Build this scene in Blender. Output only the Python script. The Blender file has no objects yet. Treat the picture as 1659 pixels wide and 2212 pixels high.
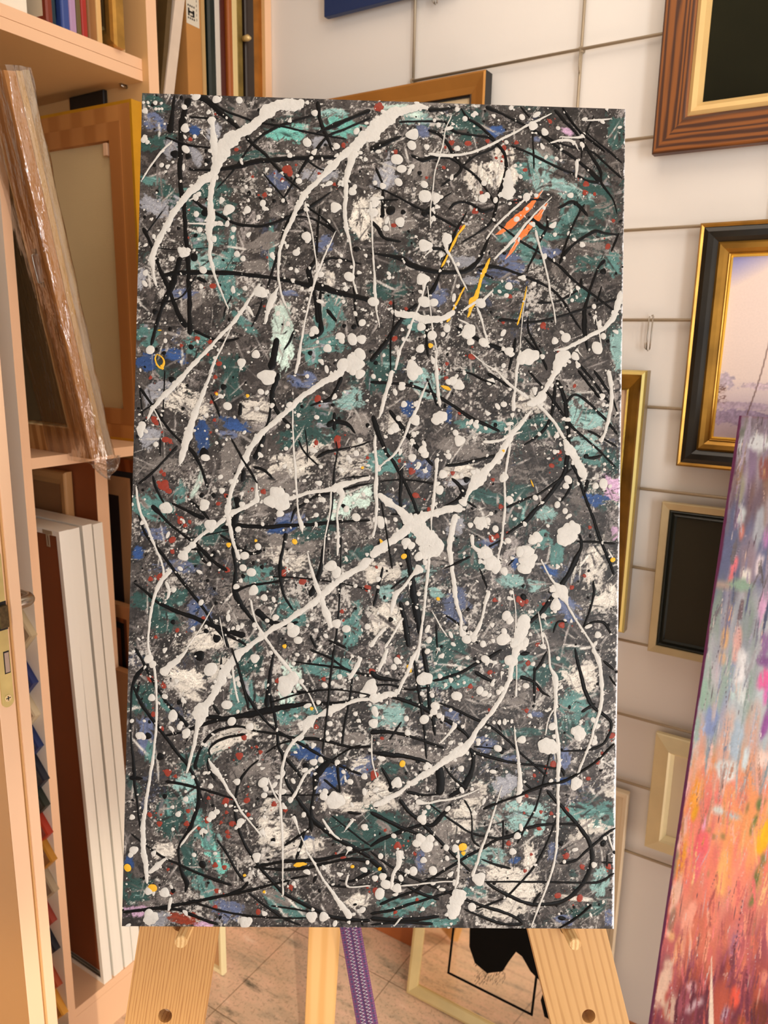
import bpy, bmesh, math, random
import numpy as np
from mathutils import Vector, Matrix

S = bpy.context.scene
COL = S.collection
rnd = random.Random(7)

# ---------------------------------------------------------------- camera
FPX, CX, CY, EYE = 1650.0, 829.5, 1106.0, 1.58
ROT = Matrix(((0.5379, 0.1706, -0.8256), (-0.8428, 0.1312, -0.5220), (0.0193, 0.9766, 0.2143)))
_x = ROT.col[0].normalized(); _z = _x.cross(ROT.col[1]).normalized(); _y = _z.cross(_x)
ROT = Matrix((_x, _y, _z)).transposed()
cam = bpy.data.cameras.new('camera'); camo = bpy.data.objects.new('camera', cam); COL.objects.link(camo)
camo.matrix_world = Matrix.Translation((0, 0, EYE)) @ ROT.to_4x4()
cam.sensor_fit = 'HORIZONTAL'; cam.sensor_width = 36.0; cam.lens = FPX * 36.0 / 1659.0
cam.clip_start = 0.02
cam.dof.use_dof = True; cam.dof.focus_distance = 0.95; cam.dof.aperture_fstop = 10.0
S.camera = camo

# ---------------------------------------------------------------- world, lights, exposure
S.view_settings.view_transform = 'Standard'; S.view_settings.look = 'None'
S.view_settings.gamma = 1.0; S.view_settings.use_curve_mapping = False
S.view_settings.exposure = -0.36
w = bpy.data.worlds.new('world'); S.world = w; w.use_nodes = True
w.node_tree.nodes['Background'].inputs[0].default_value = (1.0, 0.965, 0.925, 1)
w.node_tree.nodes['Background'].inputs[1].default_value = 1.08

def area_light(name, loc, target, sx, sy, power, color):
    l = bpy.data.lights.new(name, 'AREA'); l.shape = 'RECTANGLE'; l.size = sx; l.size_y = sy
    l.energy = power; l.color = color
    o = bpy.data.objects.new(name, l); COL.objects.link(o); o.location = loc
    o.rotation_euler = (Vector(target) - Vector(loc)).to_track_quat('-Z', 'Y').to_euler()
    return o
# shop window behind the camera, and the daylight that comes up off the sunlit floor below it
area_light('window_daylight', (-1.42, -2.5, 1.6), (0.9, 1.0, 1.15), 0.6, 2.0, 60, (0.96, 0.985, 1.0))
area_light('floor_bounce_daylight', (1.1, -1.45, 0.3), (1.5, 0.5, 0.55), 1.5, 1.0, 46, (1.0, 0.90, 0.80))
area_light('ceiling_lamp_light', (0.85, 0.35, 2.72), (0.95, 0.55, 0), 1.0, 1.0, 9, (1.0, 0.90, 0.78))

# low sunbeam through the window, landing on the floor in front of the shelves
sl_ = bpy.data.lights.new('sunbeam', 'SPOT'); sl_.energy = 620; sl_.color = (1.0, 0.86, 0.66); sl_.spot_size = math.radians(19); sl_.spot_blend = .5; sl_.shadow_soft_size = .03
so_ = bpy.data.objects.new('sunbeam', sl_); COL.objects.link(so_); so_.location = (-2.3, -2.2, 2.2); so_.rotation_euler = (Vector((.52, .88, 0)) - so_.location).to_track_quat('-Z', 'Y').to_euler()

XW, YS, YB = 1.548, 1.321, 1.80      # right wall plane, shelf front plane, back wall plane
O = Vector((0, 0, EYE))
def ray(px, py): return ROT @ Vector(((px - CX) / FPX, -(py - CY) / FPX, -1.0))
def onX(px, py, X): r = ray(px, py); return O + r * (X / r.x)
def onY(px, py, Y): r = ray(px, py); return O + r * (Y / r.y)
def onZ(px, py, Z): r = ray(px, py); return O + r * ((Z - EYE) / r.z)

# ---------------------------------------------------------------- materials
def lin(c):
    return tuple((v / 12.92 if v <= .04045 else ((v + .055) / 1.055) ** 2.4) for v in [q / 255.0 for q in c])
_cache = {}
def nt(name):
    m = bpy.data.materials.new(name); m.use_nodes = True
    return m, m.node_tree.nodes, m.node_tree.links, m.node_tree.nodes['Principled BSDF']
def mat(name, rgb, rough=.5, metal=0.0, bump=0.0, scale=200.0, var=0.0, spec=.5, vscale=6.0, stretch=(1, 1, 1), coat=0.0):
    if name in _cache: return _cache[name]
    m, n, l, b = nt(name)
    c = lin(rgb)
    b.inputs['Base Color'].default_value = (*c, 1); b.inputs['Roughness'].default_value = rough
    b.inputs['Metallic'].default_value = metal; b.inputs['Specular IOR Level'].default_value = spec
    b.inputs['Coat Weight'].default_value = coat
    tc = n.new('ShaderNodeTexCoord'); mp = n.new('ShaderNodeMapping'); mp.inputs['Scale'].default_value = stretch
    l.new(tc.outputs['Object'], mp.inputs[0])
    if var > 0:
        t = n.new('ShaderNodeTexNoise'); t.inputs['Scale'].default_value = vscale; t.inputs['Detail'].default_value = 6
        l.new(mp.outputs[0], t.inputs['Vector'])
        r = n.new('ShaderNodeValToRGB')
        r.color_ramp.elements[0].position = .3; r.color_ramp.elements[1].position = .7
        r.color_ramp.elements[0].color = (*[v * (1 - var) for v in c], 1)
        r.color_ramp.elements[1].color = (*[min(1, v * (1 + var * .7)) for v in c], 1)
        l.new(t.outputs[0], r.inputs[0]); l.new(r.outputs[0], b.inputs['Base Color'])
    if bump > 0:
        t2 = n.new('ShaderNodeTexNoise'); t2.inputs['Scale'].default_value = scale; t2.inputs['Detail'].default_value = 3
        bp = n.new('ShaderNodeBump'); bp.inputs['Strength'].default_value = bump; bp.inputs['Distance'].default_value = .002
        l.new(mp.outputs[0], t2.inputs['Vector']); l.new(t2.outputs[0], bp.inputs['Height']); l.new(bp.outputs[0], b.inputs['Normal'])
    _cache[name] = m; return m
def wood(name, c1, c2, axis='Z', scale=14.0, rough=.5, ring=1.0, dist=3.0, fine=True, knots=0.0, lo=.35, hi=.65):
    """grain lines that run along one local axis"""
    if name in _cache: return _cache[name]
    m, n, l, b = nt(name)
    tc = n.new('ShaderNodeTexCoord'); mp = n.new('ShaderNodeMapping')
    st = {'X': (.06, 1, 1), 'Y': (1, .06, 1), 'Z': (1, 1, .06)}[axis]
    mp.inputs['Scale'].default_value = st
    l.new(tc.outputs['Object'], mp.inputs[0])
    wv = n.new('ShaderNodeTexWave'); wv.wave_type = 'BANDS'; wv.bands_direction = {'X': 'Y', 'Y': 'X', 'Z': 'X'}[axis]
    wv.inputs['Scale'].default_value = scale * ring; wv.inputs['Distortion'].default_value = dist
    wv.inputs['Detail'].default_value = 3; wv.inputs['Detail Scale'].default_value = 1.2
    l.new(mp.outputs[0], wv.inputs['Vector'])
    ns = n.new('ShaderNodeTexNoise'); ns.inputs['Scale'].default_value = scale * 6; ns.inputs['Detail'].default_value = 5
    l.new(mp.outputs[0], ns.inputs['Vector'])
    mx = n.new('ShaderNodeMath'); mx.operation = 'MULTIPLY_ADD'; mx.inputs[1].default_value = .45; 
    l.new(ns.outputs[0], mx.inputs[0])
    m2 = n.new('ShaderNodeMath'); m2.operation = 'MULTIPLY'; m2.inputs[1].default_value = .6
    l.new(wv.outputs['Fac'], m2.inputs[0]); l.new(m2.outputs[0], mx.inputs[2])
    r = n.new('ShaderNodeValToRGB'); r.color_ramp.elements[0].position = lo; r.color_ramp.elements[1].position = hi
    r.color_ramp.elements[0].color = (*lin(c2), 1); r.color_ramp.elements[1].color = (*lin(c1), 1)
    l.new(mx.outputs[0], r.inputs[0]); l.new(r.outputs[0], b.inputs['Base Color'])
    b.inputs['Roughness'].default_value = rough
    bp = n.new('ShaderNodeBump'); bp.inputs['Strength'].default_value = .15; bp.inputs['Distance'].default_value = .001
    l.new(mx.outputs[0], bp.inputs['Height']); l.new(bp.outputs[0], b.inputs['Normal'])
    _cache[name] = m; return m
def attr_mat(name, rough=.45, bump=.3, scale=900.0, fine=.25):
    """colour from the mesh's own paint attribute plus fine canvas and bristle structure"""
    m, n, l, b = nt(name)
    a = n.new('ShaderNodeAttribute'); a.attribute_name = 'paint'
    tc = n.new('ShaderNodeTexCoord')
    t = n.new('ShaderNodeTexNoise'); t.inputs['Scale'].default_value = scale; t.inputs['Detail'].default_value = 4
    l.new(tc.outputs['Object'], t.inputs['Vector'])
    mr = n.new('ShaderNodeMapRange'); mr.inputs['To Min'].default_value = 1 - fine; mr.inputs['To Max'].default_value = 1 + fine
    mr.inputs['From Min'].default_value = .3; mr.inputs['From Max'].default_value = .7
    l.new(t.outputs[0], mr.inputs[0])
    mu = n.new('ShaderNodeVectorMath'); mu.operation = 'SCALE'
    l.new(a.outputs['Color'], mu.inputs[0]); l.new(mr.outputs[0], mu.inputs['Scale'])
    l.new(mu.outputs[0], b.inputs['Base Color'])
    b.inputs['Roughness'].default_value = rough; b.inputs['Specular IOR Level'].default_value = .25
    t2 = n.new('ShaderNodeTexNoise'); t2.inputs['Scale'].default_value = scale * .35; t2.inputs['Detail'].default_value = 6
    l.new(tc.outputs['Object'], t2.inputs['Vector'])
    bp = n.new('ShaderNodeBump'); bp.inputs['Strength'].default_value = bump; bp.inputs['Distance'].default_value = .0012
    l.new(t2.outputs[0], bp.inputs['Height']); l.new(bp.outputs[0], b.inputs['Normal'])
    return m

# ---------------------------------------------------------------- mesh building
class MB:
    """collects faces with a material index each; build() links them as ONE mesh object"""
    def __init__(s): s.v = []; s.f = []; s.mi = []; s.sm = []
    def face(s, pts, mi=0, smooth=False):
        i = len(s.v); s.v += [tuple(p) for p in pts]; s.f.append(tuple(range(i, i + len(pts)))); s.mi.append(mi); s.sm.append(smooth)
    def box(s, a, b, mi=0, bev=0.0):
        x0, y0, z0 = [min(p, q) for p, q in zip(a, b)]; x1, y1, z1 = [max(p, q) for p, q in zip(a, b)]
        i = len(s.v)
        s.v += [(x0, y0, z0), (x1, y0, z0), (x1, y1, z0), (x0, y1, z0), (x0, y0, z1), (x1, y0, z1), (x1, y1, z1), (x0, y1, z1)]
        for q in ((0, 3, 2, 1), (4, 5, 6, 7), (0, 1, 5, 4), (1, 2, 6, 5), (2, 3, 7, 6), (3, 0, 4, 7)):
            s.f.append(tuple(i + k for k in q)); s.mi.append(mi); s.sm.append(False)
        return s
    def tube(s, pts, r, seg=8, mi=0, cap=True):
        pts = [Vector(p) for p in pts]; rs = r if isinstance(r, (list, tuple)) else [r] * len(pts)
        i0 = len(s.v); up = None
        for k, p in enumerate(pts):
            d = (pts[min(k + 1, len(pts) - 1)] - pts[max(k - 1, 0)]).normalized()
            if up is None: up = d.orthogonal().normalized()
            up = (up - d * up.dot(d)).normalized(); sd = d.cross(up)
            for j in range(seg):
                t = 2 * math.pi * j / seg
                s.v.append(tuple(p + (up * math.cos(t) + sd * math.sin(t)) * rs[k]))
        for k in range(len(pts) - 1):
            for j in range(seg):
                a = i0 + k * seg + j; b2 = i0 + k * seg + (j + 1) % seg
                s.f.append((a, b2, b2 + seg, a + seg)); s.mi.append(mi); s.sm.append(True)
        if cap:
            s.f.append(tuple(i0 + j for j in range(seg))[::-1]); s.mi.append(mi); s.sm.append(False)
            e = i0 + (len(pts) - 1) * seg
            s.f.append(tuple(e + j for j in range(seg))); s.mi.append(mi); s.sm.append(False)
        return s
    def ring(s, w, h, prof, mis=None, closeback=True):
        """mitred rectangular frame, prof = [(inset, z)...] walked from outer back edge to inner edge"""
        i0 = len(s.v); n = len(prof)
        for d, z in prof:
            s.v += [(d, d, z), (w - d, d, z), (w - d, h - d, z), (d, h - d, z)]
        for k in range(n - 1 if not closeback else n):
            a = i0 + 4 * k; b2 = i0 + 4 * ((k + 1) % n)
            for j in range(4):
                s.f.append((a + j, a + (j + 1) % 4, b2 + (j + 1) % 4, b2 + j)); s.mi.append(mis[k] if mis and k < len(mis) else 0); s.sm.append(False)
        return s
    def build(s, name, mats, parent=None, M=None, bevel=0.0):
        me = bpy.data.meshes.new(name); me.from_pydata(s.v, [], s.f)
        if not isinstance(mats, (list, tuple)): mats = [mats]
        for m in mats: me.materials.append(m)
        me.polygons.foreach_set('material_index', s.mi); me.polygons.foreach_set('use_smooth', s.sm)
        bm = bmesh.new(); bm.from_mesh(me)
        if bevel > 0:
            bmesh.ops.remove_doubles(bm, verts=bm.verts, dist=1e-6)
            es = [e for e in bm.edges if len(e.link_faces) == 2 and e.calc_face_angle(0) > .6]
            bmesh.ops.bevel(bm, geom=es, offset=bevel, segments=2, profile=.6, affect='EDGES', clamp_overlap=True)
        bmesh.ops.recalc_face_normals(bm, faces=bm.faces)
        bm.to_mesh(me); bm.free(); me.update()
        o = bpy.data.objects.new(name, me); COL.objects.link(o)
        if parent is not None: o.parent = parent
        if M is not None: o.matrix_basis = M
        return o
def basis(o, x, y):
    x = Vector(x).normalized(); z = x.cross(Vector(y)).normalized(); y = z.cross(x)
    m = Matrix((x, y, z)).transposed().to_4x4(); m.translation = Vector(o); return m
def thing(name, label, cat, M=None, group=None):
    o = bpy.data.objects.new(name, None); COL.objects.link(o); o.empty_display_size = .05
    if M is not None: o.matrix_basis = M if isinstance(M, Matrix) else Matrix.Translation(M)
    return tag(o, label, cat, group)
def tag(o, label, cat, group=None):
    o['label'] = label; o['category'] = cat
    if group: o['group'] = group
    return o
def struct(o): o['kind'] = 'structure'; return o
def solid(p, hollow=0):  # small helper: single box MB
    return MB().box(*p)

class Painter:
    """raster of paint laid over a rectangular panel; becomes the point colours of a fine grid mesh"""
    def __init__(s, w, h, nx, ny, base, seed=1):
        s.w, s.h, s.nx, s.ny = w, h, nx, ny; s.gr = 1.0; s.r = np.random.RandomState(seed)
        s.a = np.zeros((ny, nx, 3), np.float32) + np.array(base, np.float32)
        s.noise = s.fbm(5); s.mf = s.fbm(6, 2); s.hf = s.fbm(8, 4, .8)
    def fbm(s, o, k0=0, per=.62):
        out = np.zeros((s.ny, s.nx), np.float32); amp = 1
        for k in range(k0, o):
            f = min(2 ** (k + 3), s.nx); gy = max(4, int(f * s.ny / s.nx)); g = s.r.rand(gy + 2, f + 2).astype(np.float32)
            ys = np.linspace(0, gy, s.ny); xs = np.linspace(0, f, s.nx)
            yi = ys.astype(int); xi = xs.astype(int); fy = (ys - yi)[:, None]; fx = (xs - xi)[None]
            fy = fy * fy * (3 - 2 * fy); fx = fx * fx * (3 - 2 * fx)
            v = (g[yi][:, xi] * (1 - fy) * (1 - fx) + g[yi + 1][:, xi] * fy * (1 - fx) + g[yi][:, xi + 1] * (1 - fy) * fx + g[yi + 1][:, xi + 1] * fy * fx)
            out += v * amp; amp *= per
        out -= out.mean(); out /= out.std() * 4; return np.clip(out + .5, 0, 1)
    def blur(s, ky, kx):
        for ax, k in ((0, ky), (1, kx)):
            if k > 0: s.a = sum(np.roll(s.a, d, ax) for d in range(-k, k + 1)) / (2 * k + 1)
    def win(s, n, hh, ww):
        y = s.r.randint(0, s.ny - hh + 1); x = s.r.randint(0, s.nx - ww + 1); return n[y:y + hh, x:x + ww]
    def smear(s, x, y, L, W, ang, col, cover=1.0, streak=.35, edge=.5, curve=0.0):
        """one bristly dab: x,y,L,W in grid cells, ang radians; col 0..255"""
        R = int(max(L, W) * 1.5 + 3)
        x0, x1 = max(0, int(x - R)), min(s.nx, int(x + R)); y0, y1 = max(0, int(y - R)), min(s.ny, int(y + R))
        if x1 <= x0 or y1 <= y0: return
        yy, xx = np.mgrid[y0:y1, x0:x1].astype(np.float32); dx = xx - x; dy = yy - y; hh, ww = y1 - y0, x1 - x0
        c, sn = math.cos(ang), math.sin(ang)
        m1 = s.win(s.mf, hh, ww) - .5; m2 = s.win(s.mf, hh, ww) - .5; hf = (s.win(s.hf, hh, ww) - .5) * s.gr; hf2 = (s.win(s.hf, hh, ww) - .5) * s.gr
        big = min(1.0, min(L, W) / 8.0)
        u = (dx * c + dy * sn) / max(L, .5) + m1 * edge * 1.3 * big; v = (-dx * sn + dy * c) / max(W, .5) + curve * u * u + m2 * edge * 1.7 * big
        nb = max(4, int(W * 1.6)); br = s.r.rand(nb + 3).astype(np.float32)
        vi = np.clip((v * .5 + .5) * nb, 0, nb + .999); i = vi.astype(int); f = vi - i
        b = br[i] * (1 - f) + br[i + 1] * f
        # squarish knife dab: superellipse
        rr = (np.abs(u) ** 2.6 + np.abs(v) ** 2.6) ** (1 / 2.6)
        d = 1 - rr - hf * edge * 1.1 - (b - .5) * edge * 1.1 * np.abs(u)
        m = np.clip(d * min(max(min(L, W), 1.2), 9) * .9, 0, 1)
        hole = np.clip((cover * 1.2 - (hf2 + .5) * .46 - b * .68 - m1 * .4) * 7, 0, 1)
        m = (m * hole)[..., None]
        col = np.array(col, np.float32) * (1 + (b[..., None] - .5) * streak + hf[..., None] * .22)
        s.a[y0:y1, x0:x1] = s.a[y0:y1, x0:x1] * (1 - m) + col * m
    def build(s, name, material, parent, z=0.0, M=None):
        nx, ny = s.nx, s.ny
        X, Y = np.meshgrid(np.linspace(0, s.w, nx), np.linspace(s.h, 0, ny))
        co = np.zeros((ny * nx, 3), np.float32); co[:, 0] = X.ravel(); co[:, 1] = Y.ravel(); co[:, 2] = z
        idx = np.arange(nx * ny).reshape(ny, nx)
        q = np.stack([idx[1:, :-1], idx[1:, 1:], idx[:-1, 1:], idx[:-1, :-1]], -1).reshape(-1, 4)
        me = bpy.data.meshes.new(name); me.vertices.add(nx * ny); me.vertices.foreach_set('co', co.ravel())
        me.loops.add(q.size); me.loops.foreach_set('vertex_index', q.ravel().astype(np.int32))
        me.polygons.add(len(q)); me.polygons.foreach_set('loop_start', np.arange(0, q.size, 4, dtype=np.int32))
        try: me.polygons.foreach_set('loop_total', np.full(len(q), 4, np.int32))
        except Exception: pass
        me.update(calc_edges=True)
        c = np.clip(s.a / 255.0, 0, 1); c = np.where(c <= .04045, c / 12.92, ((c + .055) / 1.055) ** 2.4)
        at = me.color_attributes.new('paint', 'FLOAT_COLOR', 'POINT')
        rgba = np.ones((nx * ny, 4), np.float32); rgba[:, :3] = c.reshape(-1, 3); at.data.foreach_set('color', rgba.ravel())
        me.materials.append(material)
        o = bpy.data.objects.new(name, me); COL.objects.link(o); o.parent = parent
        if M is not None: o.matrix_basis = M
        return o
# ---------------------------------------------------------------- setting
M_wall = mat('plaster_wall', (240, 234, 226), .85, bump=.08, scale=90, var=.03, vscale=2)
M_peach = mat('peach_laminate', (244, 198, 158), .55, var=.03, vscale=3)
M_peach_side = mat('cream_laminate', (255, 250, 236), .55)
M_brown = mat('brown_laminate', (228, 184, 124), .6, var=.04, vscale=3)
M_black = mat('black_paint', (22, 20, 20), .5)
M_steel = mat('brushed_steel', (176, 168, 156), .3, 1.0)
M_rod = mat('nickel_wire', (176, 160, 136), .4, .5)
M_brass = mat('yellowed_brass', (206, 196, 132), .32, .8, bump=.1, scale=60, var=.12, vscale=30)

def granite():
    m, n, l, b = nt('polished_granite')
    tc = n.new('ShaderNodeTexCoord'); mp = n.new('ShaderNodeMapping'); mp.inputs['Rotation'].default_value = (0, 0, math.radians(8)); mp.inputs['Scale'].default_value = (3.4, 1.0, 1)
    l.new(tc.outputs['Object'], mp.inputs[0])
    def noise(sc, det, src, rough=.6):
        t = n.new('ShaderNodeTexNoise'); t.inputs['Scale'].default_value = sc; t.inputs['Detail'].default_value = det; t.inputs['Roughness'].default_value = rough
        l.new(src, t.inputs['Vector']); return t
    def ramp(src, els):
        r = n.new('ShaderNodeValToRGB')
        while len(r.color_ramp.elements) < len(els): r.color_ramp.elements.new(.5)
        for e, (p, c) in zip(r.color_ramp.elements, els): e.position = p; e.color = (*lin(c), 1)
        l.new(src, r.inputs[0]); return r
    a = noise(5.5, 8, mp.outputs[0], .72); base = ramp(a.outputs[0], [(.34, (186, 168, 146)), (.46, (226, 196, 168)), (.6, (242, 204, 178)), (.72, (250, 232, 212))])
    v = noise(6.0, 10, mp.outputs[0], .70); vr = n.new('ShaderNodeValToRGB'); vr.color_ramp.elements[0].position = .55; vr.color_ramp.elements[1].position = .67
    vr.color_ramp.elements[0].color = (0, 0, 0, 1); vr.color_ramp.elements[1].color = (1, 1, 1, 1); l.new(v.outputs[0], vr.inputs[0])
    mx = n.new('ShaderNodeMix'); mx.data_type = 'RGBA'; l.new(vr.outputs[0], mx.inputs[0]); l.new(base.outputs[0], mx.inputs[6]); mx.inputs[7].default_value = (*lin((118, 112, 98)), 1)
    s = noise(120, 3, tc.outputs['Object']); sr = ramp(s.outputs[0], [(.36, (150, 134, 120)), (.46, (255, 255, 255))])
    mm = n.new('ShaderNodeMix'); mm.data_type = 'RGBA'; mm.blend_type = 'MULTIPLY'; mm.inputs[0].default_value = .35; l.new(mx.outputs[2], mm.inputs[6]); l.new(sr.outputs[0], mm.inputs[7])
    br = n.new('ShaderNodeTexBrick'); br.offset = 0; br.inputs['Scale'].default_value = 1; br.inputs['Brick Width'].default_value = .305; br.inputs['Row Height'].default_value = .305
    br.inputs['Mortar Size'].default_value = .0012; br.inputs['Color1'].default_value = (1, 1, 1, 1); br.inputs['Color2'].default_value = (.93, .95, .95, 1); br.inputs['Mortar'].default_value = (.42, .38, .33, 1)
    m3 = n.new('ShaderNodeMapping'); m3.inputs['Location'].default_value = (.12, .07, 0); m3.inputs['Rotation'].default_value = (0, 0, 0)
    l.new(tc.outputs['Object'], m3.inputs[0]); l.new(m3.outputs[0], br.inputs['Vector'])
    m4 = n.new('ShaderNodeMix'); m4.data_type = 'RGBA'; m4.blend_type = 'MULTIPLY'; m4.inputs[0].default_value = 1; l.new(mm.outputs[2], m4.inputs[6]); l.new(br.outputs[0], m4.inputs[7])
    l.new(m4.outputs[2], b.inputs['Base Color']); b.inputs['Roughness'].default_value = .22
    return m
M_granite = granite()
X0, Y0 = -2.6, -3.2
struct(MB().box((X0, Y0, -.05), (XW + .1, YB + .1, 0)).build('floor', M_granite))
struct(MB().box((XW, Y0, 0), (XW + .1, YB + .1, 2.75)).build('wall_right', M_wall))
struct(MB().box((X0, YB, 0), (XW, YB + .1, 2.75)).build('wall_back', M_wall))
struct(MB().box((X0, Y0, 2.75), (XW + .1, YB + .1, 2.8)).build('ceiling', mat('ceiling_paint', (236, 226, 212), .9)))
M_skirt = wood('skirting_wood', (214, 140, 84), (176, 100, 52), 'Y', 10, .4)
struct(MB().box((XW - .014, Y0, 0), (XW, YS, .08)).build('baseboard_right', M_skirt, bevel=.003))

# the open door at the left, its latch edge towards the camera
dr = bpy.data.objects.new('door_1', None); COL.objects.link(dr); dr.location = (.56, 1.0, 0); struct(dr)
M_door = wood('door_veneer', (206, 160, 104), (184, 134, 80), 'Z', 6, .45)
M_dedge = mat('door_edge_lacquer', (242, 202, 166), .45, var=.03, vscale=4)
MB().box((0.0, .002, 0.01), (.026, .80, 2.05)).box((.026, -.001, 0.01), (.031, .8, 2.05), 0).build('door_leaf', M_door, dr)
mb = MB(); mb.box((0, 0, .012), (.0245, .0015, 2.048)); mb.box((.0245, .006, .012), (.0285, .008, 2.048), 1); mb.box((.0285, -.004, .012), (.0445, .02, 2.048))
mb.build('latch_edge', [M_dedge, mat('rebate_groove', (150, 108, 72), .7)], dr, bevel=.0008)
MB().box((.031, .02, .012), (.0445, .8, 2.048)).build('rebate_panel', M_door, dr)
# lock plate with rounded ends
zt, zb, xw0, xw1 = 1.291, 1.057, .0035, .0215
mb = MB(); n = 14; xc = (xw0 + xw1) / 2; rr = (xw1 - xw0) / 2
out = [(xc + rr * math.cos(math.pi * k / n), zt - rr + rr * math.sin(math.pi * k / n)) for k in range(n + 1)] + \
      [(xc - rr * math.cos(math.pi * k / n), zb + rr - rr * math.sin(math.pi * k / n)) for k in range(n + 1)]
mb.face([(x, -.0022, z) for x, z in out])
for i in range(len(out)):
    a, b2 = out[i], out[(i + 1) % len(out)]
    mb.face([(a[0], -.0022, a[1]), (b2[0], -.0022, b2[1]), (b2[0], .002, b2[1]), (a[0], .002, a[1])])
lp = mb.build('lock_plate', M_brass, dr)
for z in (zt - .016, zb + .014):
    mb = MB(); mb.tube([(xc, -.0021, z), (xc, -.0034, z)], .0052, 16); mb.box((xc - .0035, -.0037, z - .0006), (xc + .0035, -.0033, z + .0006), 1); mb.box((xc - .0006, -.0037, z - .0035), (xc + .0006, -.0033, z + .0035), 1)
    mb.build('screw', [mat('screw_brass', (232, 222, 170), .25, .9), M_black], lp)
mb = MB(); mb.box((xc - .004, -.009, 1.179), (xc + .008, -.001, 1.211)); mb.box((xc - .006, -.0028, 1.174), (xc + .0095, -.0019, 1.216), 1)
mb.build('latch_bolt', [mat('oily_latch', (96, 84, 58), .4, .7, var=.4, vscale=200), M_black], lp)
mb = MB(); mb.box((xc - .001, -.0026, 1.108), (xc + .0075, -.0018, 1.142)); mb.box((xc, -.0032, 1.11), (xc + .0065, -.0022, 1.14), 1)
mb.build('dead_bolt', [M_black, M_steel], lp)
# lever handle on the far face
mb = MB(); pts = [(.044, .055, 1.185)]
for k in range(9):
    t = math.pi / 2 * k / 8
    pts.append((.083 + .016 * math.sin(t), .055 + .016 * (1 - math.cos(t)) , 1.185))
pts.append((.099, .17, 1.185))
mb.tube(pts, .0095, 14); mb.tube([(.0445, .055, 1.185), (.05, .055, 1.185)], .024, 24)
mb.build('door_handle', M_steel, dr)

# ---------------------------------------------------------------- wire grid on the right wall
zs = [2.13, 1.96, 1.80, 1.635, 1.471, 1.31, 1.148, .988, .824, .672, .51]
gr = thing('hanging_grid', 'thin nickel wire grid fixed across the pale wall for hanging pictures', 'wire grid', Vector((XW, 0, 1.3)))
for i, z in enumerate(zs):
    MB().tube([(-.012, .921, z - 1.3), (-.012, -.7, z - 1.3)], .0031, 8).build('horizontal_rod', M_rod, gr)
for y, z0, z1 in ((.921, 2.04, 2.72), (.553, 2.72, .5), (.19, .5, 2.72), (-.18, .5, 2.72)):
    MB().tube([(-.0085, y, z0 - 1.3), (-.0085, y, z1 - 1.3)], .0031, 8).build('vertical_rod', M_rod, gr)
for y in (.921, .553, .19):
    mb = MB(); mb.tube([(0, y, .83), (-.014, y, .83)], .005, 10); mb.tube([(-.014, y, .83), (-.016, y, .80), (-.012, y, .79)], .0016, 6)
    mb.build('wall_bracket', M_rod, gr)
def picture_hook(y, z, L, label):
    mb = MB(); x = XW - .012
    p = []
    for dy in (-.0035, .0035):
        mb.tube([(x, y + dy, z + .004), (x - .0035, y + dy, z + .002), (x - .004, y + dy, z - L * .6), (x - .004, y + dy * .8, z - L)], .0014, 8)
    mb.tube([(x + .001, y, z + .006), (x - .003, y - .003, z + .007), (x - .004, y - .004, z)], .0012, 8)
    mb.tube([(x - .004, y - .003, z - L), (x - .006, y, z - L - .003), (x - .004, y + .003, z - L)], .0013, 8)
    mb.tube([(x - .005, y + .0035, z - L), (x - .009, y + .0045, z - L + .002), (x - .010, y + .0045, z - L + .012)], .0016, 8)
    return tag(mb.build('picture_hook', M_steel), label, 'hook', 'wire picture hooks on the grid')
picture_hook(.378, 1.637, .056, 'empty wire hook hanging from the grid between painting and landscape frame')
picture_hook(.867, 2.292, .025, 'empty wire hook at the top edge right of the blue panel')
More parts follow.
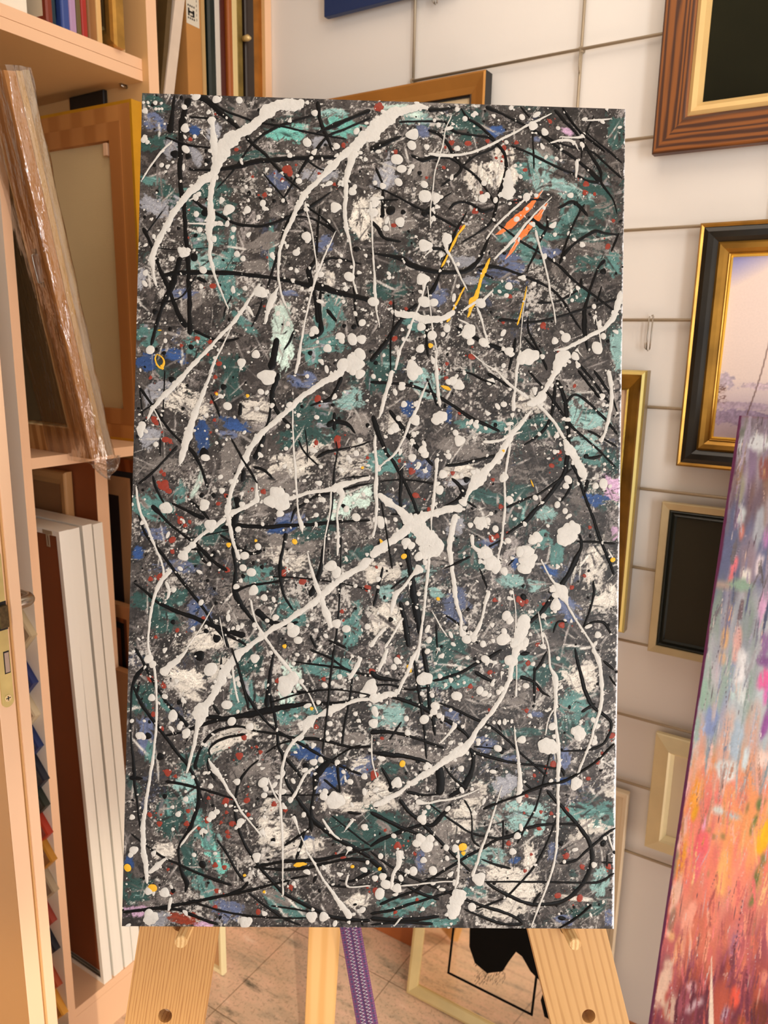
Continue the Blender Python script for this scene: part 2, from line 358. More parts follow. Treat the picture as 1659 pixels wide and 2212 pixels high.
# ---------------------------------------------------------------- paint of the big dripped canvas
# every list: first token = photo crop the marks were read in, then x,y,width triples of one stroke
CROPS = {'A': (260, 180, 3.0722), 'B': (800, 200, 2.9625), 'C': (260, 800, 3.0722),
         'D': (800, 800, 2.9625), 'E': (260, 1400, 3.0722), 'F': (800, 1400, 2.9625)}
WHITE = """
A 1220,120,50 1150,150,90 1080,140,70 990,180,90 930,240,60 860,300,60 780,340,76 730,380,96 680,440,120 650,520,74 620,600,54 560,640,60 500,690,50 440,750,45 390,810,40 350,870,40 310,940,40 280,1000,36 245,1060,40 222,1130,35 210,1170,45 218,1230,22 225,1290,18 240,1350,14
A 605,225,70 612,290,30 618,360,40 630,450,60 640,520,60 620,620,45 605,700,35 600,780,35 600,860,50 600,920,60 590,1000,40 600,1080,30 595,1140,22 610,1220,25 640,1310,14 680,1410,12 720,1500,10
B 370,100,20 300,95,44 200,120,56 130,150,90 60,210,100 0,270,90 -50,300,70 -110,370,60
A 1640,330,70 1540,430,50 1470,490,45 1400,560,50 1340,620,35 1280,680,30 1220,740,45 1190,800,35 1150,880,30 1120,950,28 1090,1010,24 1065,1090,22 1052,1170,20 1048,1250,16 1055,1330,14 1075,1420,16 1105,1490,10
A 1560,450,70 1520,550,44 1500,640,35 1495,760,28 1490,880,26 1500,960,30 1520,1040,16 1535,1130,10 1550,1200,12 1545,1300,14 1570,1400,12
A 1225,790,10 1245,880,11 1270,980,10 1285,1080,10 1300,1180,10 1305,1260,14
A 1430,980,6 1390,1070,10 1340,1180,13 1305,1270,26 1280,1350,13 1250,1470,12 1225,1580,13 1200,1720,16 1180,1850,24 1160,1930,20
A 1050,1350,12 1010,1430,44 980,1510,34 960,1600,16
A 930,1330,20 860,1430,16 800,1520,28 740,1600,24 660,1680,22 590,1760,24 520,1830,28 450,1905,30 370,1995,36 290,2075,34 220,2155,26 180,2235,16
A 745,1600,6 700,1700,10 660,1780,12 620,1860,18 600,1930,20
C 600,20,20 570,100,22 530,200,32 490,300,42 460,400,52 430,500,54 405,590,32 395,630,12
C 150,340,50 140,390,56 135,450,18
A 345,385,12 270,460,14 210,540,12 170,600,10 140,650,8
A 840,1480,34 885,1550,12
A 450,930,10 560,935,14 700,945,5
B 1160,135,8 1080,175,14 1000,215,15 920,260,14 840,300,16 760,340,17 680,375,17 600,395,15 520,405,20 440,400,22 370,395,18
B 520,150,7 480,240,8 465,330,8 440,420,10 415,500,8 400,620,8 385,750,8 385,860,9
B 1210,285,10 1290,290,12 1360,285,18
B 1150,325,12 1230,305,18 1300,320,18 1330,370,8
B 1370,180,8 1460,178,14 1540,170,8
B 1035,640,18 960,710,13 880,780,16 800,860,12 740,940,13
B 1160,670,6 1060,770,11 980,860,16 920,940,22 860,1000,17 790,1070,12
B 1055,880,18 1075,960,14 1095,1030,14 1120,1120,12 1140,1210,14 1150,1290,12 1170,1370,10 1185,1480,10
B 480,930,40 490,1010,20 530,1080,14 570,1170,14 620,1265,8
B 345,1200,50 340,1270,12 310,1370,13 270,1460,15 240,1550,13 190,1650,15 160,1778,18
B 365,1240,7 375,1330,8 390,1440,8 400,1540,12 420,1640,7 405,1778,6
B 785,1265,10 720,1330,22 660,1350,17 590,1400,14
B 680,1370,15 710,1450,15 730,1530,12 755,1610,15
B 1600,1270,30 1590,1330,40 1570,1400,38 1540,1460,32 1490,1510,28 1400,1560,24 1310,1610,24 1240,1640,20 1180,1650,14
B 1270,1660,60 1240,1690,90 1200,1740,70 1180,1800,34 1150,1850,34 1110,1910,24 1070,1960,40
B 130,1400,30 200,1420,40 280,1430,46 350,1450,52 450,1450,40 540,1400,34
B 0,700,22 10,850,12 15,1000,10 25,1150,14 30,1280,22 40,1400,12 60,1500,8
B 960,1650,14 945,1720,20 935,1790,20 925,1900,14 915,1970,22 915,2040,34
B 1000,1280,5 975,1420,6 955,1650,6
B 1440,1430,6 1460,1520,10 1480,1640,8
B 650,1670,6 720,1730,8 810,1785,10 870,1850,18 940,1905,18 1010,1955,20
B 430,1640,8 420,1720,16 425,1800,24 430,1890,18 442,1980,24 445,2012,8
B 1322,430,24 1315,550,16
B 560,1450,10 640,1500,14 560,1560,8
B 885,490,20 882,560,56 878,640,90 885,690,40
C 1480,0,60 1420,40,50 1350,80,40 1270,130,36 1190,190,36 1120,260,34 1050,320,34 980,380,34 920,440,40 860,520,40 830,590,45 790,660,30 750,760,26 725,850,30 715,940,40 725,1020,30 745,1120,20 770,1200,24 790,1260,30
C 720,960,40 800,920,28 880,880,28 920,850,40
C 1659,715,28 1560,735,22 1450,770,50 1350,800,24 1250,810,24 1150,845,26 1000,860,22
C 700,980,30 640,1030,30 560,1080,22 480,1150,22 430,1210,50
C 900,700,8 905,800,20 910,880,40
C 1145,250,8 1145,370,11 1150,500,11 1160,650,17 1170,800,13 1180,930,12 1200,1030,32 1210,1080,8
C 105,770,12 115,850,16 130,930,18 170,1020,20 210,1120,17 240,1190,14 280,1290,14 290,1370,16
C 340,1320,34 270,1400,30 235,1480,22 210,1570,18 195,1680,16 185,1800,14 200,1900,20
C 300,1400,20 325,1460,22 310,1520,16
C 220,250,10 260,330,8 280,390,6
C 1659,1250,60 1590,1310,44 1500,1360,42 1420,1420,42 1340,1490,46 1260,1560,38 1180,1610,36 1100,1670,34 1020,1710,34 940,1770,32 850,1835,32 780,1890,60 700,1990,60 650,2080,50
C 1240,1200,6 1270,1330,20 1300,1420,28 1340,1530,36 1370,1620,46 1400,1710,32
C 865,1520,15 880,1600,13 910,1690,13 960,1770,22 1010,1843,15 1070,1920,26 1130,1990,15
C 1400,800,14 1390,950,10 1360,1100,10 1345,1280,8
C 1450,780,60 1470,830,34 1440,950,12 1445,1100,18 1440,1230,14
C 660,1640,6 680,1750,6 700,1830,6
C 620,1560,6 540,1700,8 440,1843,12
D 140,0,24 120,80,28 90,180,24 70,260,22 55,310,14
D 365,80,8 330,160,15 290,260,22 250,340,18 215,430,15 160,530,14 90,590,12 40,640,14
D 1240,440,22 1270,500,54 1320,580,54 1360,660,54 1372,700,20
D 1020,170,14 1090,240,22 1150,300,20 1200,370,20 1240,440,22
D 1030,255,10 980,320,26 930,380,32 890,430,44 850,510,44 790,590,40 740,640,44 690,700,100 640,760,34 610,820,26 580,860,66
D 720,460,24 830,450,16 880,420,18 970,395,10
D 890,350,12 890,480,16 880,560,16 860,690,14 860,800,14 860,900,16 850,980,17 840,1090,15 820,1180,14 810,1250,18
D 1520,0,30 1540,100,26 1540,220,24 1520,320,24 1500,400,15 1470,460,32
D 590,880,56 500,890,44 420,910,44 340,940,56 280,980,84 220,1030,54 150,1080,54 80,1130,54 0,1190,54
D 550,920,40 530,990,36 510,1080,36 510,1170,32 520,1260,28 535,1350,26 540,1430,32 560,1520,22 580,1590,19 580,1650,22 600,1700,56
D 760,1410,28 735,1490,19 715,1580,17 685,1660,26 650,1710,32
D 30,410,14 30,500,20 40,620,18 35,760,28 40,880,20 30,1000,15 15,1070,19
D 50,790,32 110,840,46 170,880,34 230,940,64 300,1010,96 370,1080,130 400,1130,120 330,1200,60
D 430,560,32 420,650,17 410,770,15 400,860,26 390,960,10 390,1040,6
D 375,1190,16 370,1280,20 355,1400,18 345,1520,17 330,1630,15 310,1778,20 295,1860,22
D 330,1260,70 270,1310,20 210,1390,18 160,1440,40 130,1560,14
D 200,1590,15 140,1700,15 90,1778,15
D 100,1640,20 40,1710,22 0,1770,26
D 1090,1210,12 1130,1290,11 1175,1360,14 1220,1410,92 1260,1500,13 1310,1590,15 1370,1680,13 1420,1760,15 1450,1840,26
D 980,1560,72 980,1620,84 960,1700,84 900,1770,44
D 650,1050,24 655,1120,22 700,1160,32 720,1200,60
D 1110,130,40 1080,190,60 1000,220,44
D 1075,1550,8 1090,1640,10 1110,1778,10
D 910,1400,8 930,1550,8 925,1700,8
D 395,1540,8 450,1640,9 490,1700,9
D 1520,1150,10 1550,1200,14
E 220,100,20 235,200,16 242,350,14 240,500,17 230,620,15 215,750,20 195,870,19 175,1000,20 160,1110,26 152,1200,32 152,1290,34 160,1370,36 170,1450,32 180,1560,20
E 450,0,14 390,70,30 330,120,50 270,170,60
E 690,190,60 640,270,50 590,350,42 540,430,90 510,540,25 490,640,25 470,720,20 440,830,14
E 1070,80,28 1130,150,15 1190,220,13 1250,300,11 1310,430,10
E 1659,340,22 1590,340,26 1500,370,22 1400,410,60 1310,450,20 1240,500,84 1220,560,18 1150,620,26 1100,700,20 1075,800,19 1065,900,17 1060,1000,17 1068,1120,17 1075,1250,15 1078,1400,12 1078,1560,8 1080,1640,16
E 585,740,15 630,810,36 670,860,26 720,950,17 760,1000,13 800,1080,15 860,1150,11 940,1250,12
E 1280,790,20 1220,850,17 1180,930,19 1140,1000,20
E 1230,1340,12 1290,1430,15 1350,1540,15 1410,1620,22 1470,1710,36 1530,1790,50
E 740,60,14 750,180,14 770,300,15 785,360,12
E 980,860,12 1020,960,12 1070,1040,8
E 1600,60,32 1540,170,28 1515,210,20
E 310,1390,15 250,1440,36 190,1490,32
E 1150,1110,30 1180,1200,9 1240,1340,8
E 400,1310,14 460,1230,15 520,1170,8
E 1340,1130,12 1400,1220,20 1460,1270,12
E 1550,1130,22 1490,1210,10
E 1510,1500,14 1510,1580,12 1659,1575,10
E 320,1740,20 340,1650,26
F 1010,-60,60 960,-20,60 930,20,50 910,90,36 890,190,28 860,270,26 810,360,28 750,440,28 690,510,30 650,580,32 600,640,64 520,690,54 450,740,34 380,790,40 310,830,38 250,870,22 190,920,26 100,970,40 20,1010,32
F 310,0,16 270,70,28 235,160,22 200,230,20 170,300,15
F 110,0,18 80,80,30 50,150,20
F 935,100,10 935,200,8 930,310,16
F 1110,-100,10 1140,0,12 1150,120,15 1180,180,38 1185,260,32 1185,340,22 1180,420,17 1190,520,19 1200,620,26 1205,720,26 1200,830,24 1200,940,19 1200,1060,19 1195,1170,19 1190,1270,15 1175,1370,13 1150,1460,15 1110,1570,13 1070,1670,13 1030,1780,11
F 1180,380,10 1140,450,10 1120,550,8
F 1420,0,32 1460,80,28 1475,180,26 1480,290,24 1470,390,22 1440,480,19 1410,590,15 1380,670,15 1350,740,15 1325,820,20
F 920,500,8 930,600,12 945,700,19 955,800,24 955,900,38 950,990,32
F 840,880,6 810,980,9 780,1080,13 745,1190,15 710,1280,17 680,1380,17 650,1460,24
F 290,980,36 370,990,15 440,975,13 540,960,15 640,925,10 705,895,6
F 550,480,30 500,550,17 440,610,10
F 560,1290,14 565,1370,14 560,1460,17 540,1540,12
F 190,1520,10 300,1510,11 430,1495,9 560,1490,8
F 185,1290,50 180,1380,32 150,1440,20 130,1540,22
F 570,1540,100 550,1640,84 510,1730,60
F 200,1720,12 150,1778,10
F 1520,1190,14 1550,1290,8
F 10,560,8 10,700,10 40,830,8
F 0,300,90 40,320,60 120,290,30 170,300,30
F 20,370,40 40,440,30
"""
BLACK = """
A 360,80,14 345,200,22 330,330,45
A 460,100,40 430,170,32 410,260,36 400,350,28 400,450,30 395,560,28 400,680,25 415,760,35 425,850,22 430,950,24 440,1080,26 450,1200,26 455,1330,26 460,1450,26 458,1560,24 465,1670,30
A 500,90,30 560,100,45 640,170,35 720,240,30 800,310,20
A 590,110,16 690,180,14 800,220,14 900,255,14 1050,280,14 1180,310,12 1350,345,12 1500,370,8
A 640,700,8 740,590,10 880,400,14 1000,310,18 1120,260,16 1280,210,12
A 450,575,10 560,575,12 680,570,22 800,545,30 900,520,32 1050,505,30 1200,495,26 1400,490,24 1500,480,14 1620,450,8
A 830,350,26 900,420,22 970,480,18 1040,560,20 1120,640,14 1200,710,10
A 1310,120,26 1320,220,24 1350,310,24 1380,380,20 1410,450,16
A 1659,230,12 1500,300,14 1380,350,16 1310,430,20 1240,510,20 1190,590,16 1130,690,14 1060,800,8
A 470,760,16 560,830,20 650,870,20 750,925,18 850,945,18 950,945,16 1050,915,18 1150,870,18 1240,830,22 1330,770,14 1400,720,8
A 940,590,6 1000,660,12 1070,740,10 1110,800,6
A 1250,520,14 1340,575,12 1430,580,10
A 150,960,26 200,1060,18 240,1170,18 270,1250,22 310,1340,26 350,1440,20 390,1540,30 440,1620,30
A 270,1280,16 360,1260,28 480,1255,28 600,1255,26 740,1260,26 880,1275,22 1000,1290,22 1120,1310,24 1230,1335,30 1330,1350,50 1430,1385,32 1540,1410,28 1659,1440,30
A 400,1150,30 370,1250,30 340,1350,40 300,1430,30 265,1520,20 235,1620,22 205,1740,18
A 1160,860,40 1110,930,24 1080,1010,16 1050,1120,14 1020,1210,14 975,1360,12
A 1325,830,12 1310,960,14 1305,1080,14 1290,1180,16 1250,1250,36 1280,1370,20 1300,1480,20 1310,1590,22
A 1330,1370,14 1320,1500,22 1330,1640,30 1260,1690,40
A 1240,820,12 1350,900,12 1430,985,10
A 1430,985,30 1340,930,12 1240,890,12 1080,880,6
A 1340,1190,10 1400,1160,16 1480,1170,12 1600,1200,10
A 1550,1330,16 1555,1430,14 1560,1530,12 1580,1620,10
A 1040,1690,30 1020,1800,40 1000,1900,40
A 1155,1640,14 1120,1720,14 1085,1770,10
A 940,1450,12 910,1540,12 870,1620,8
A 490,1640,18 600,1690,18 700,1710,14 790,1690,16
A 510,1290,24 575,1320,18
A 740,1410,8 700,1490,10 685,1560,6
A 1370,1500,20 1435,1580,20
A 460,225,14 650,235,10
A 300,360,12 450,410,14 600,430,5
A 210,1090,5 400,1105,5 590,1090,5
A 1659,180,30 1580,210,20 1420,280,30 1300,330,12
A 500,1280,12 400,1420,10 240,1460,8
A 170,1000,8 280,850,8
B 0,370,40 100,320,30 200,280,14
B 370,110,30 450,110,20 540,95,14
B 180,190,14 280,185,10 420,185,14 480,190,14 510,230,22 570,260,14 680,275,12 760,290,14 820,340,18 860,400,18 870,480,20 850,570,18 820,660,18 800,750,16 770,830,14 700,890,12 585,960,10
B 580,100,8 620,160,16 680,200,18 740,250,16 800,310,14
B 740,90,30 830,130,16 930,180,14 1030,230,16 1110,280,16 1200,350,16 1290,410,18 1380,480,18 1470,570,36
B 960,90,10 1020,160,12
B 1180,110,20 1240,180,20 1300,240,14 1360,320,16 1410,400,18 1470,500,18 1480,580,14 1530,650,12 1560,700,8 1580,780,5
B 1230,100,12 1290,190,12 1350,260,14 1440,330,12 1500,380,10
B 1110,270,10 1200,320,10 1300,350,10 1420,380,12 1500,450,12 1610,550,12
B 1380,250,6 1420,290,8 1520,370,12 1610,450,12
B 1350,420,8 1360,320,10 1390,230,12 1430,150,10
B 900,340,14 1000,380,14 1100,430,16 1200,480,14 1300,520,16 1380,560,12 1460,580,20
B 370,240,20 430,260,20 480,310,18 530,390,20 580,470,20 560,520,16 490,570,14 450,600,14
B 260,400,16 330,430,26 400,415,24 500,415,18 560,450,14 620,490,14 680,540,14 720,590,14 760,650,12 800,720,12
B 820,330,14 760,370,14 680,400,14 600,460,14 570,510,10
B 1040,230,8 1040,310,8 1045,400,10 1047,490,8
B 20,600,8 100,630,10 200,680,12 290,730,14 380,770,16 460,810,16 550,860,14
B 35,480,16 60,540,14 80,600,10 80,700,22 80,800,20
B 0,820,20 50,870,22 90,930,20 200,955,12
B 0,700,8 70,690,8 180,685,12
B 620,760,6 580,830,14 540,900,16 510,990,16 470,1080,16 440,1170,14 400,1260,24 330,1330,14
B 500,750,14 540,710,16 600,700,16 660,720,16 720,760,22 790,740,24
B 520,640,8 430,700,10 340,770,22
B 0,1030,12 100,1040,16 190,1060,30 260,1100,34 340,1130,30 430,1145,26 520,1150,24 610,1140,28 670,1100,28 710,1040,22 750,950,14 780,880,8
B 390,1000,20 450,1000,14 490,1030,14
B 680,1120,16 760,1110,24 860,1130,16 960,1165,14 1070,1210,16 1160,1260,14 1230,1330,14 1290,1430,12 1350,1520,8
B 780,820,8 870,880,10 960,950,14 1060,1010,12 1140,1060,12 1220,1120,16 1300,1200,14 1380,1260,14 1460,1320,12 1555,1390,12
B 690,1130,10 740,1165,14 790,1190,10
B 890,705,14 970,690,14 1050,685,12 1115,685,10
B 1010,795,20 1060,830,26 1120,870,24 1180,860,20
B 1130,790,10 1130,860,16 1090,940,12 1060,1020,14 1020,1100,10 1000,1150,6
B 1370,715,10 1320,800,12 1280,890,12 1240,1000,12 1210,1100,14
B 1200,740,16 1290,700,20 1350,740,20 1390,790,14
B 1210,1090,14 1260,1010,18 1330,950,14 1430,890,22 1500,900,12 1590,910,12
B 1590,900,14 1540,1020,10
B 1500,1070,24 1460,1120,12 1420,1220,14 1390,1320,14 1370,1400,24 1370,1500,30 1375,1560,20 1390,1650,8
B 1070,1345,16 1180,1340,10 1270,1300,14 1340,1250,14 1350,1190,16
B 820,1455,24 890,1455,16 1000,1470,14 1100,1460,14 1220,1430,14 1350,1390,14 1450,1360,12 1580,1320,14
B 1010,1430,8 1010,1520,12 1050,1600,14 1110,1720,14 1130,1778,14
B 980,1560,8 1060,1650,14 1090,1700,10
B 1480,1240,10 1450,1340,10
B 550,1500,14 640,1550,16 730,1600,24 830,1640,24 900,1690,14
B 300,1350,20 200,1450,22 130,1550,22 60,1650,26 0,1720,30
B 150,1330,8 150,1450,8 130,1600,10 130,1778,8
B 360,1480,16 360,1600,16 370,1700,8
B 930,1570,16 910,1680,18 885,1778,12
B 1300,1690,14 1370,1778,14 1430,1850,14 1500,1950,16 1550,2000,10
C 125,110,14 190,200,16 250,290,14 330,400,14 400,470,14 470,530,24 530,630,16 580,780,14
C 120,290,10 210,230,8 290,180,6
C 380,500,14 290,600,12 200,690,14 120,755,14
C 1050,20,30 1010,140,30 1000,230,16 985,330,14 960,400,24 930,500,30 890,590,30
C 1000,180,26 1050,290,20 1120,360,18 1150,400,8
C 600,160,12 640,250,14 660,310,12
C 800,220,24 790,300,24
C 1470,40,20 1440,110,22 1390,190,24 1330,210,16 1260,235,12
C 735,450,10 800,570,14 850,650,14 910,750,14
C 880,640,14 950,660,18 1010,715,12
C 1180,460,14 1220,540,10 1310,630,10
C 1225,390,6 1240,500,8 1240,610,6
C 1420,280,20 1420,400,20
C 1430,470,12 1440,540,8 1420,660,10 1410,820,14 1395,950,16 1370,1060,16 1350,1180,20 1320,1350,26 1260,1500,36
C 1370,370,30 1430,340,34 1510,360,20 1560,420,14
C 1300,580,16 1380,540,22 1480,520,8 1580,500,10 1659,470,8
C 820,660,24 810,740,30
C 770,840,40 780,920,30 760,1000,36 760,1080,20 750,1200,22 765,1320,14 760,1460,36 800,1550,30 850,1620,20 900,1680,16
C 460,860,14 540,930,16 590,990,14
C 560,985,30 460,940,18 340,880,14
C 210,895,34 270,960,18 340,1030,14 430,1100,14 500,1150,20 560,1210,24 620,1270,20 710,1330,20
C 215,700,14 240,790,14 290,880,12
C 670,1045,20 760,1030,24 870,1035,24 980,1040,24 1100,1030,22 1250,1025,20 1400,1010,22 1530,1000,14 1659,995,14
C 1400,815,18 1310,830,16 1230,880,14 1160,930,18 1130,1010,8
C 1659,750,8 1560,770,14 1450,800,8
C 1659,700,8 1530,710,6 1450,725,6
C 660,1090,12 740,1140,14 800,1190,18 880,1215,20 940,1195,30
C 410,1120,6 540,1100,6 720,1060,6
C 440,1190,16 510,1190,14 550,1260,18 580,1280,14
C 120,960,10 170,1090,16 240,1170,16 330,1290,18 410,1400,18 490,1500,18 560,1590,16 620,1690,16 680,1760,24 720,1843,14
C 90,1410,10 170,1470,14 250,1540,18 350,1590,22 460,1630,24 560,1670,26 660,1710,26 750,1740,26 830,1760,40
C 760,1470,14 850,1430,14 950,1415,14 1060,1400,14
C 1100,1080,26 1080,1180,14 1060,1290,24 1065,1400,16 1090,1500,14 1145,1590,12
C 1000,1370,8 1150,1375,8 1300,1390,10 1500,1420,8 1659,1460,8
C 1465,1100,8 1462,1250,8 1455,1500,10 1440,1700,12 1420,1843,14
C 900,1590,40 980,1660,34 1080,1690,26 1180,1670,16
C 680,1740,20 780,1790,16 850,1830,14
C 1260,1760,14 1300,1843,14
C 1380,1790,14 1500,1843,14
C 295,0,8 290,150,10 280,330,8
C 128,130,10 150,310,8
C 265,450,12 265,570,8
D 0,75,18 100,80,16 220,90,18 330,120,16 420,160,18 520,220,18 620,290,20 720,340,20 830,390,14
D 360,50,10 400,150,14 430,230,14
D 540,5,6 640,20,10 720,60,14 800,90,14
D 750,20,20 820,60,16 890,110,12
D 1010,0,10 1070,70,14 1140,150,14 1190,220,16 1240,290,16 1300,370,16 1380,440,12 1460,510,12 1570,620,10
D 1190,60,24 1230,140,22 1250,230,26 1260,330,24 1270,440,20 1260,560,26 1240,660,26 1180,750,24 1120,830,24 1050,900,26 1000,960,26 930,1010,16 870,1050,10
D 1180,90,16 1175,180,20 1160,280,18 1120,370,18 1060,430,16 980,480,10
D 1250,210,16 1290,165,16 1330,160,14 1400,210,14 1460,270,14 1520,330,14 1580,410,14
D 1330,0,16 1400,90,14 1470,180,16
D 1430,0,16 1500,100,16 1550,180,10 1580,270,10
D 1390,385,14 1460,420,12 1530,460,12 1580,490,8
D 120,255,24 170,320,22 220,390,26 280,470,24 340,540,20 400,610,16
D 15,290,30 50,400,26 100,520,18 150,590,20 200,680,18 250,780,16 290,880,16 320,970,14
D 200,620,22 195,740,20 190,850,14 210,950,22 230,1060,26 240,1200,28 260,1300,30 280,1450,40 300,1570,40 320,1690,24
D 190,1480,20 220,1600,30 245,1770,28
D 480,610,14 580,600,20 700,570,18 820,540,14
D 60,710,8 200,700,10 350,715,12 480,750,12
D 520,690,14 580,750,26 600,800,50 540,840,20 460,880,12
D 620,840,14 680,880,12
D 870,880,14 980,830,14 1080,790,14 1180,720,14 1290,630,10
D 1290,600,26 1330,680,16 1370,800,16 1420,930,16 1470,1080,18 1520,1200,16 1560,1310,14
D 1290,690,16 1270,770,16 1220,840,12
D 1390,700,24 1375,780,14
D 1320,1095,10 1430,1098,14 1570,1110,10
D 1340,1050,14 1350,1130,16 1310,1220,30 1260,1320,26 1180,1430,24 1100,1540,26 1010,1620,20
D 130,920,10 250,920,10 350,900,10
D 70,840,8 90,960,10 120,1140,10 140,1270,12
D 1425,1345,14 1430,1430,14 1400,1550,12 1370,1640,14 1430,1610,14 1500,1620,16 1545,1700,12
D 1170,1680,10 1200,1610,12 1260,1610,10
D 700,1270,8 740,1370,12 745,1400,8
D 470,1560,8 560,1620,14 640,1690,12 690,1750,12
D 420,1620,10 425,1720,12 430,1778,8
D 640,1190,14 560,1230,14 470,1270,8
D 760,1130,12 850,1080,12
D 80,1260,12 50,1400,16 20,1510,16
D 880,1250,10 920,1210,10
D 230,1320,10 130,1400,12
D 1490,540,12 1430,560,20 1380,560,14
E 100,0,16 150,90,16 200,190,16 260,290,16 330,390,18 400,460,20 450,520,22
E 85,250,16 140,370,20 210,470,20 270,550,20 330,630,18 390,710,18 450,780,20 490,850,18 520,930,24 520,1020,24 500,1090,22 470,1180,22 430,1250,24 390,1320,14 390,1400,14 410,1490,20 440,1560,30 430,1620,14
E 180,110,18 110,180,26 80,260,16 70,400,10 70,550,8 75,650,12 90,780,20 95,900,20 110,1000,14 120,1100,12 140,1230,12
E 110,300,14 130,220,14
E 60,860,30 150,865,14
E 300,580,14 400,560,14 510,520,20 620,485,22 740,460,26 860,440,36 1000,410,40 1120,385,30 1250,370,22 1400,365,16 1550,350,14 1659,330,14
E 1000,360,10 1200,300,10 1400,275,10 1550,290,10 1659,310,10
E 1120,290,14 1250,290,14
E 560,455,26 640,460,30 700,470,20
E 610,370,14 660,440,20
E 1020,20,14 1000,130,16 985,260,26 970,390,30
E 1000,310,24 1010,400,24
E 740,0,14 780,120,14 810,230,18 840,340,18 850,410,14
E 830,290,14 870,360,18 920,430,18 980,500,14 1060,560,14 1150,610,16 1240,660,18 1340,720,14 1400,750,20 1480,790,14 1600,840,14
E 1020,420,18 1040,550,16 1050,650,16 1080,720,22 1090,840,16 1120,920,18 1170,990,18 1220,1060,24 1270,1130,30 1350,1200,28 1430,1260,24 1540,1320,30 1659,1390,24
E 1100,730,24 1150,790,20 1220,880,14
E 1400,740,24 1310,830,50 1290,930,20 1270,1050,16 1265,1140,30 1270,1220,14
E 440,620,10 450,580,14
E 490,790,20 520,700,16 560,620,18 620,560,18 700,530,16 800,520,12 900,550,14 1040,570,12 1170,600,20 1280,600,20 1400,625,18 1550,660,14 1659,650,14
E 600,720,8 590,670,12 640,620,14 720,590,16 830,570,14
E 300,885,20 400,900,16 520,930,14 640,965,14 750,1000,10
E 920,740,8 850,800,12 800,870,16 770,960,16 760,1080,16 780,1180,16 820,1290,16 880,1390,18 940,1470,18 1010,1550,18 1090,1630,20 1180,1680,20 1280,1730,22 1390,1780,22 1500,1800,26 1659,1810,18
E 960,985,12 1100,975,8 1250,975,8 1450,970,10
E 960,700,8 1050,640,10 1150,610,10
E 1090,1310,14 1180,1250,14 1260,1190,8
E 1230,1200,14 1190,1330,16 1165,1400,14
E 885,1455,20 1000,1430,16 1100,1415,20 1230,1410,20 1350,1400,22 1500,1365,16 1659,1330,12
E 930,1460,16 1100,1470,16 1250,1455,18 1400,1420,14 1540,1400,20 1659,1420,24
E 70,1230,8 170,1310,10 290,1390,14 400,1440,14 530,1500,14 640,1540,18 740,1575,14
E 640,1270,10 700,1350,14 760,1460,14 820,1550,16
E 20,1755,14 120,1740,18 250,1725,22 400,1700,20 550,1670,18 700,1640,18 850,1610,18 1000,1570,14 1130,1540,10
E 700,1640,14 800,1600,16 850,1550,20
E 250,1730,14 380,1735,16 450,1760,18 550,1800,18 650,1835,14
E 450,1670,8 560,1710,12 700,1750,12 850,1775,12 1050,1790,10 1250,1790,8
E 850,1625,10 950,1700,14 1080,1790,14 1200,1840,10
E 1000,1710,10 1150,1730,10 1300,1760,12
E 1420,0,14 1400,150,14 1380,350,14 1360,550,12 1340,700,10
E 1540,200,12 1520,350,14 1490,500,14 1470,640,14
E 1440,780,16 1450,880,16 1460,960,12
E 1350,870,14 1460,960,12
E 1150,90,8 1300,110,12 1450,130,14 1550,160,12 1659,180,14
E 1260,10,14 1400,70,14 1500,140,12 1659,190,10
E 1410,740,10 1500,680,10 1600,640,8
E 1300,1510,30 1280,1560,10
E 1450,1540,10 1540,1545,14 1659,1480,30
E 1360,1570,12 1500,1585,12 1659,1570,14
E 1130,1530,14 1250,1510,10
E 1400,1110,8 1500,1190,10 1600,1270,10 1659,1310,8
E 1510,1090,20 1600,1100,12
E 670,60,12 665,160,12 655,220,6
E 590,720,14 580,790,12 630,870,20
E 550,1020,8 530,960,14
F 280,80,16 300,200,20 320,330,22 340,460,18 350,580,14 360,710,10
F 340,0,24 355,120,26 370,240,20 380,360,24 400,450,24 415,560,14
F 400,210,16 480,190,16 570,160,16 660,110,18 760,60,20 840,10,14
F 0,240,12 120,235,12 250,265,12 380,250,12
F 0,320,14 120,310,16 230,340,20 330,380,24 420,430,24 500,470,24 570,510,26 620,560,14 640,600,10
F 440,350,12 540,390,14 640,440,16 730,480,14 810,530,14 880,590,14 960,670,12 1040,740,12 1130,820,10
F 190,210,10 60,190,30 0,150,30
F 670,150,24 730,190,20 800,220,14
F 0,540,30 100,535,20 220,555,16 330,590,14 470,640,14
F 120,590,12 200,470,10
F 0,665,12 100,680,30 200,690,24 300,710,20 390,740,18
F 640,640,24 660,700,24 650,780,24 610,870,40 560,920,30 500,950,14
F 640,660,20 740,690,20 850,720,16 960,740,14 1060,750,12 1180,770,12 1230,780,20 1240,820,14
F 660,630,8 780,640,8 870,650,14
F 440,760,40 450,850,50 440,940,40
F 460,740,8 530,830,12 620,900,20
F 230,920,20 340,940,14 440,935,8
F 70,760,10 130,870,24 130,920,40
F 190,970,24 240,1040,20 310,1100,20 380,1170,20 450,1240,18 510,1300,16 580,1370,16 640,1430,10
F 0,1050,24 80,1090,20 180,1140,22 280,1180,16 350,1200,10
F 520,1000,24 460,1070,24 400,1130,24 330,1130,14 180,1180,22 60,1230,20 0,1270,16
F 380,1000,8 460,1060,10 560,1130,12 640,1180,12 760,1210,12 870,1215,16 960,1170,20 1050,1140,16 1150,1125,14 1240,1125,12 1340,1128,14
F 880,1165,24 870,1190,22
F 930,1190,14 800,1230,16 720,1280,16 640,1320,16 560,1370,16 480,1420,14 380,1480,14 290,1550,14 180,1590,14 60,1640,16
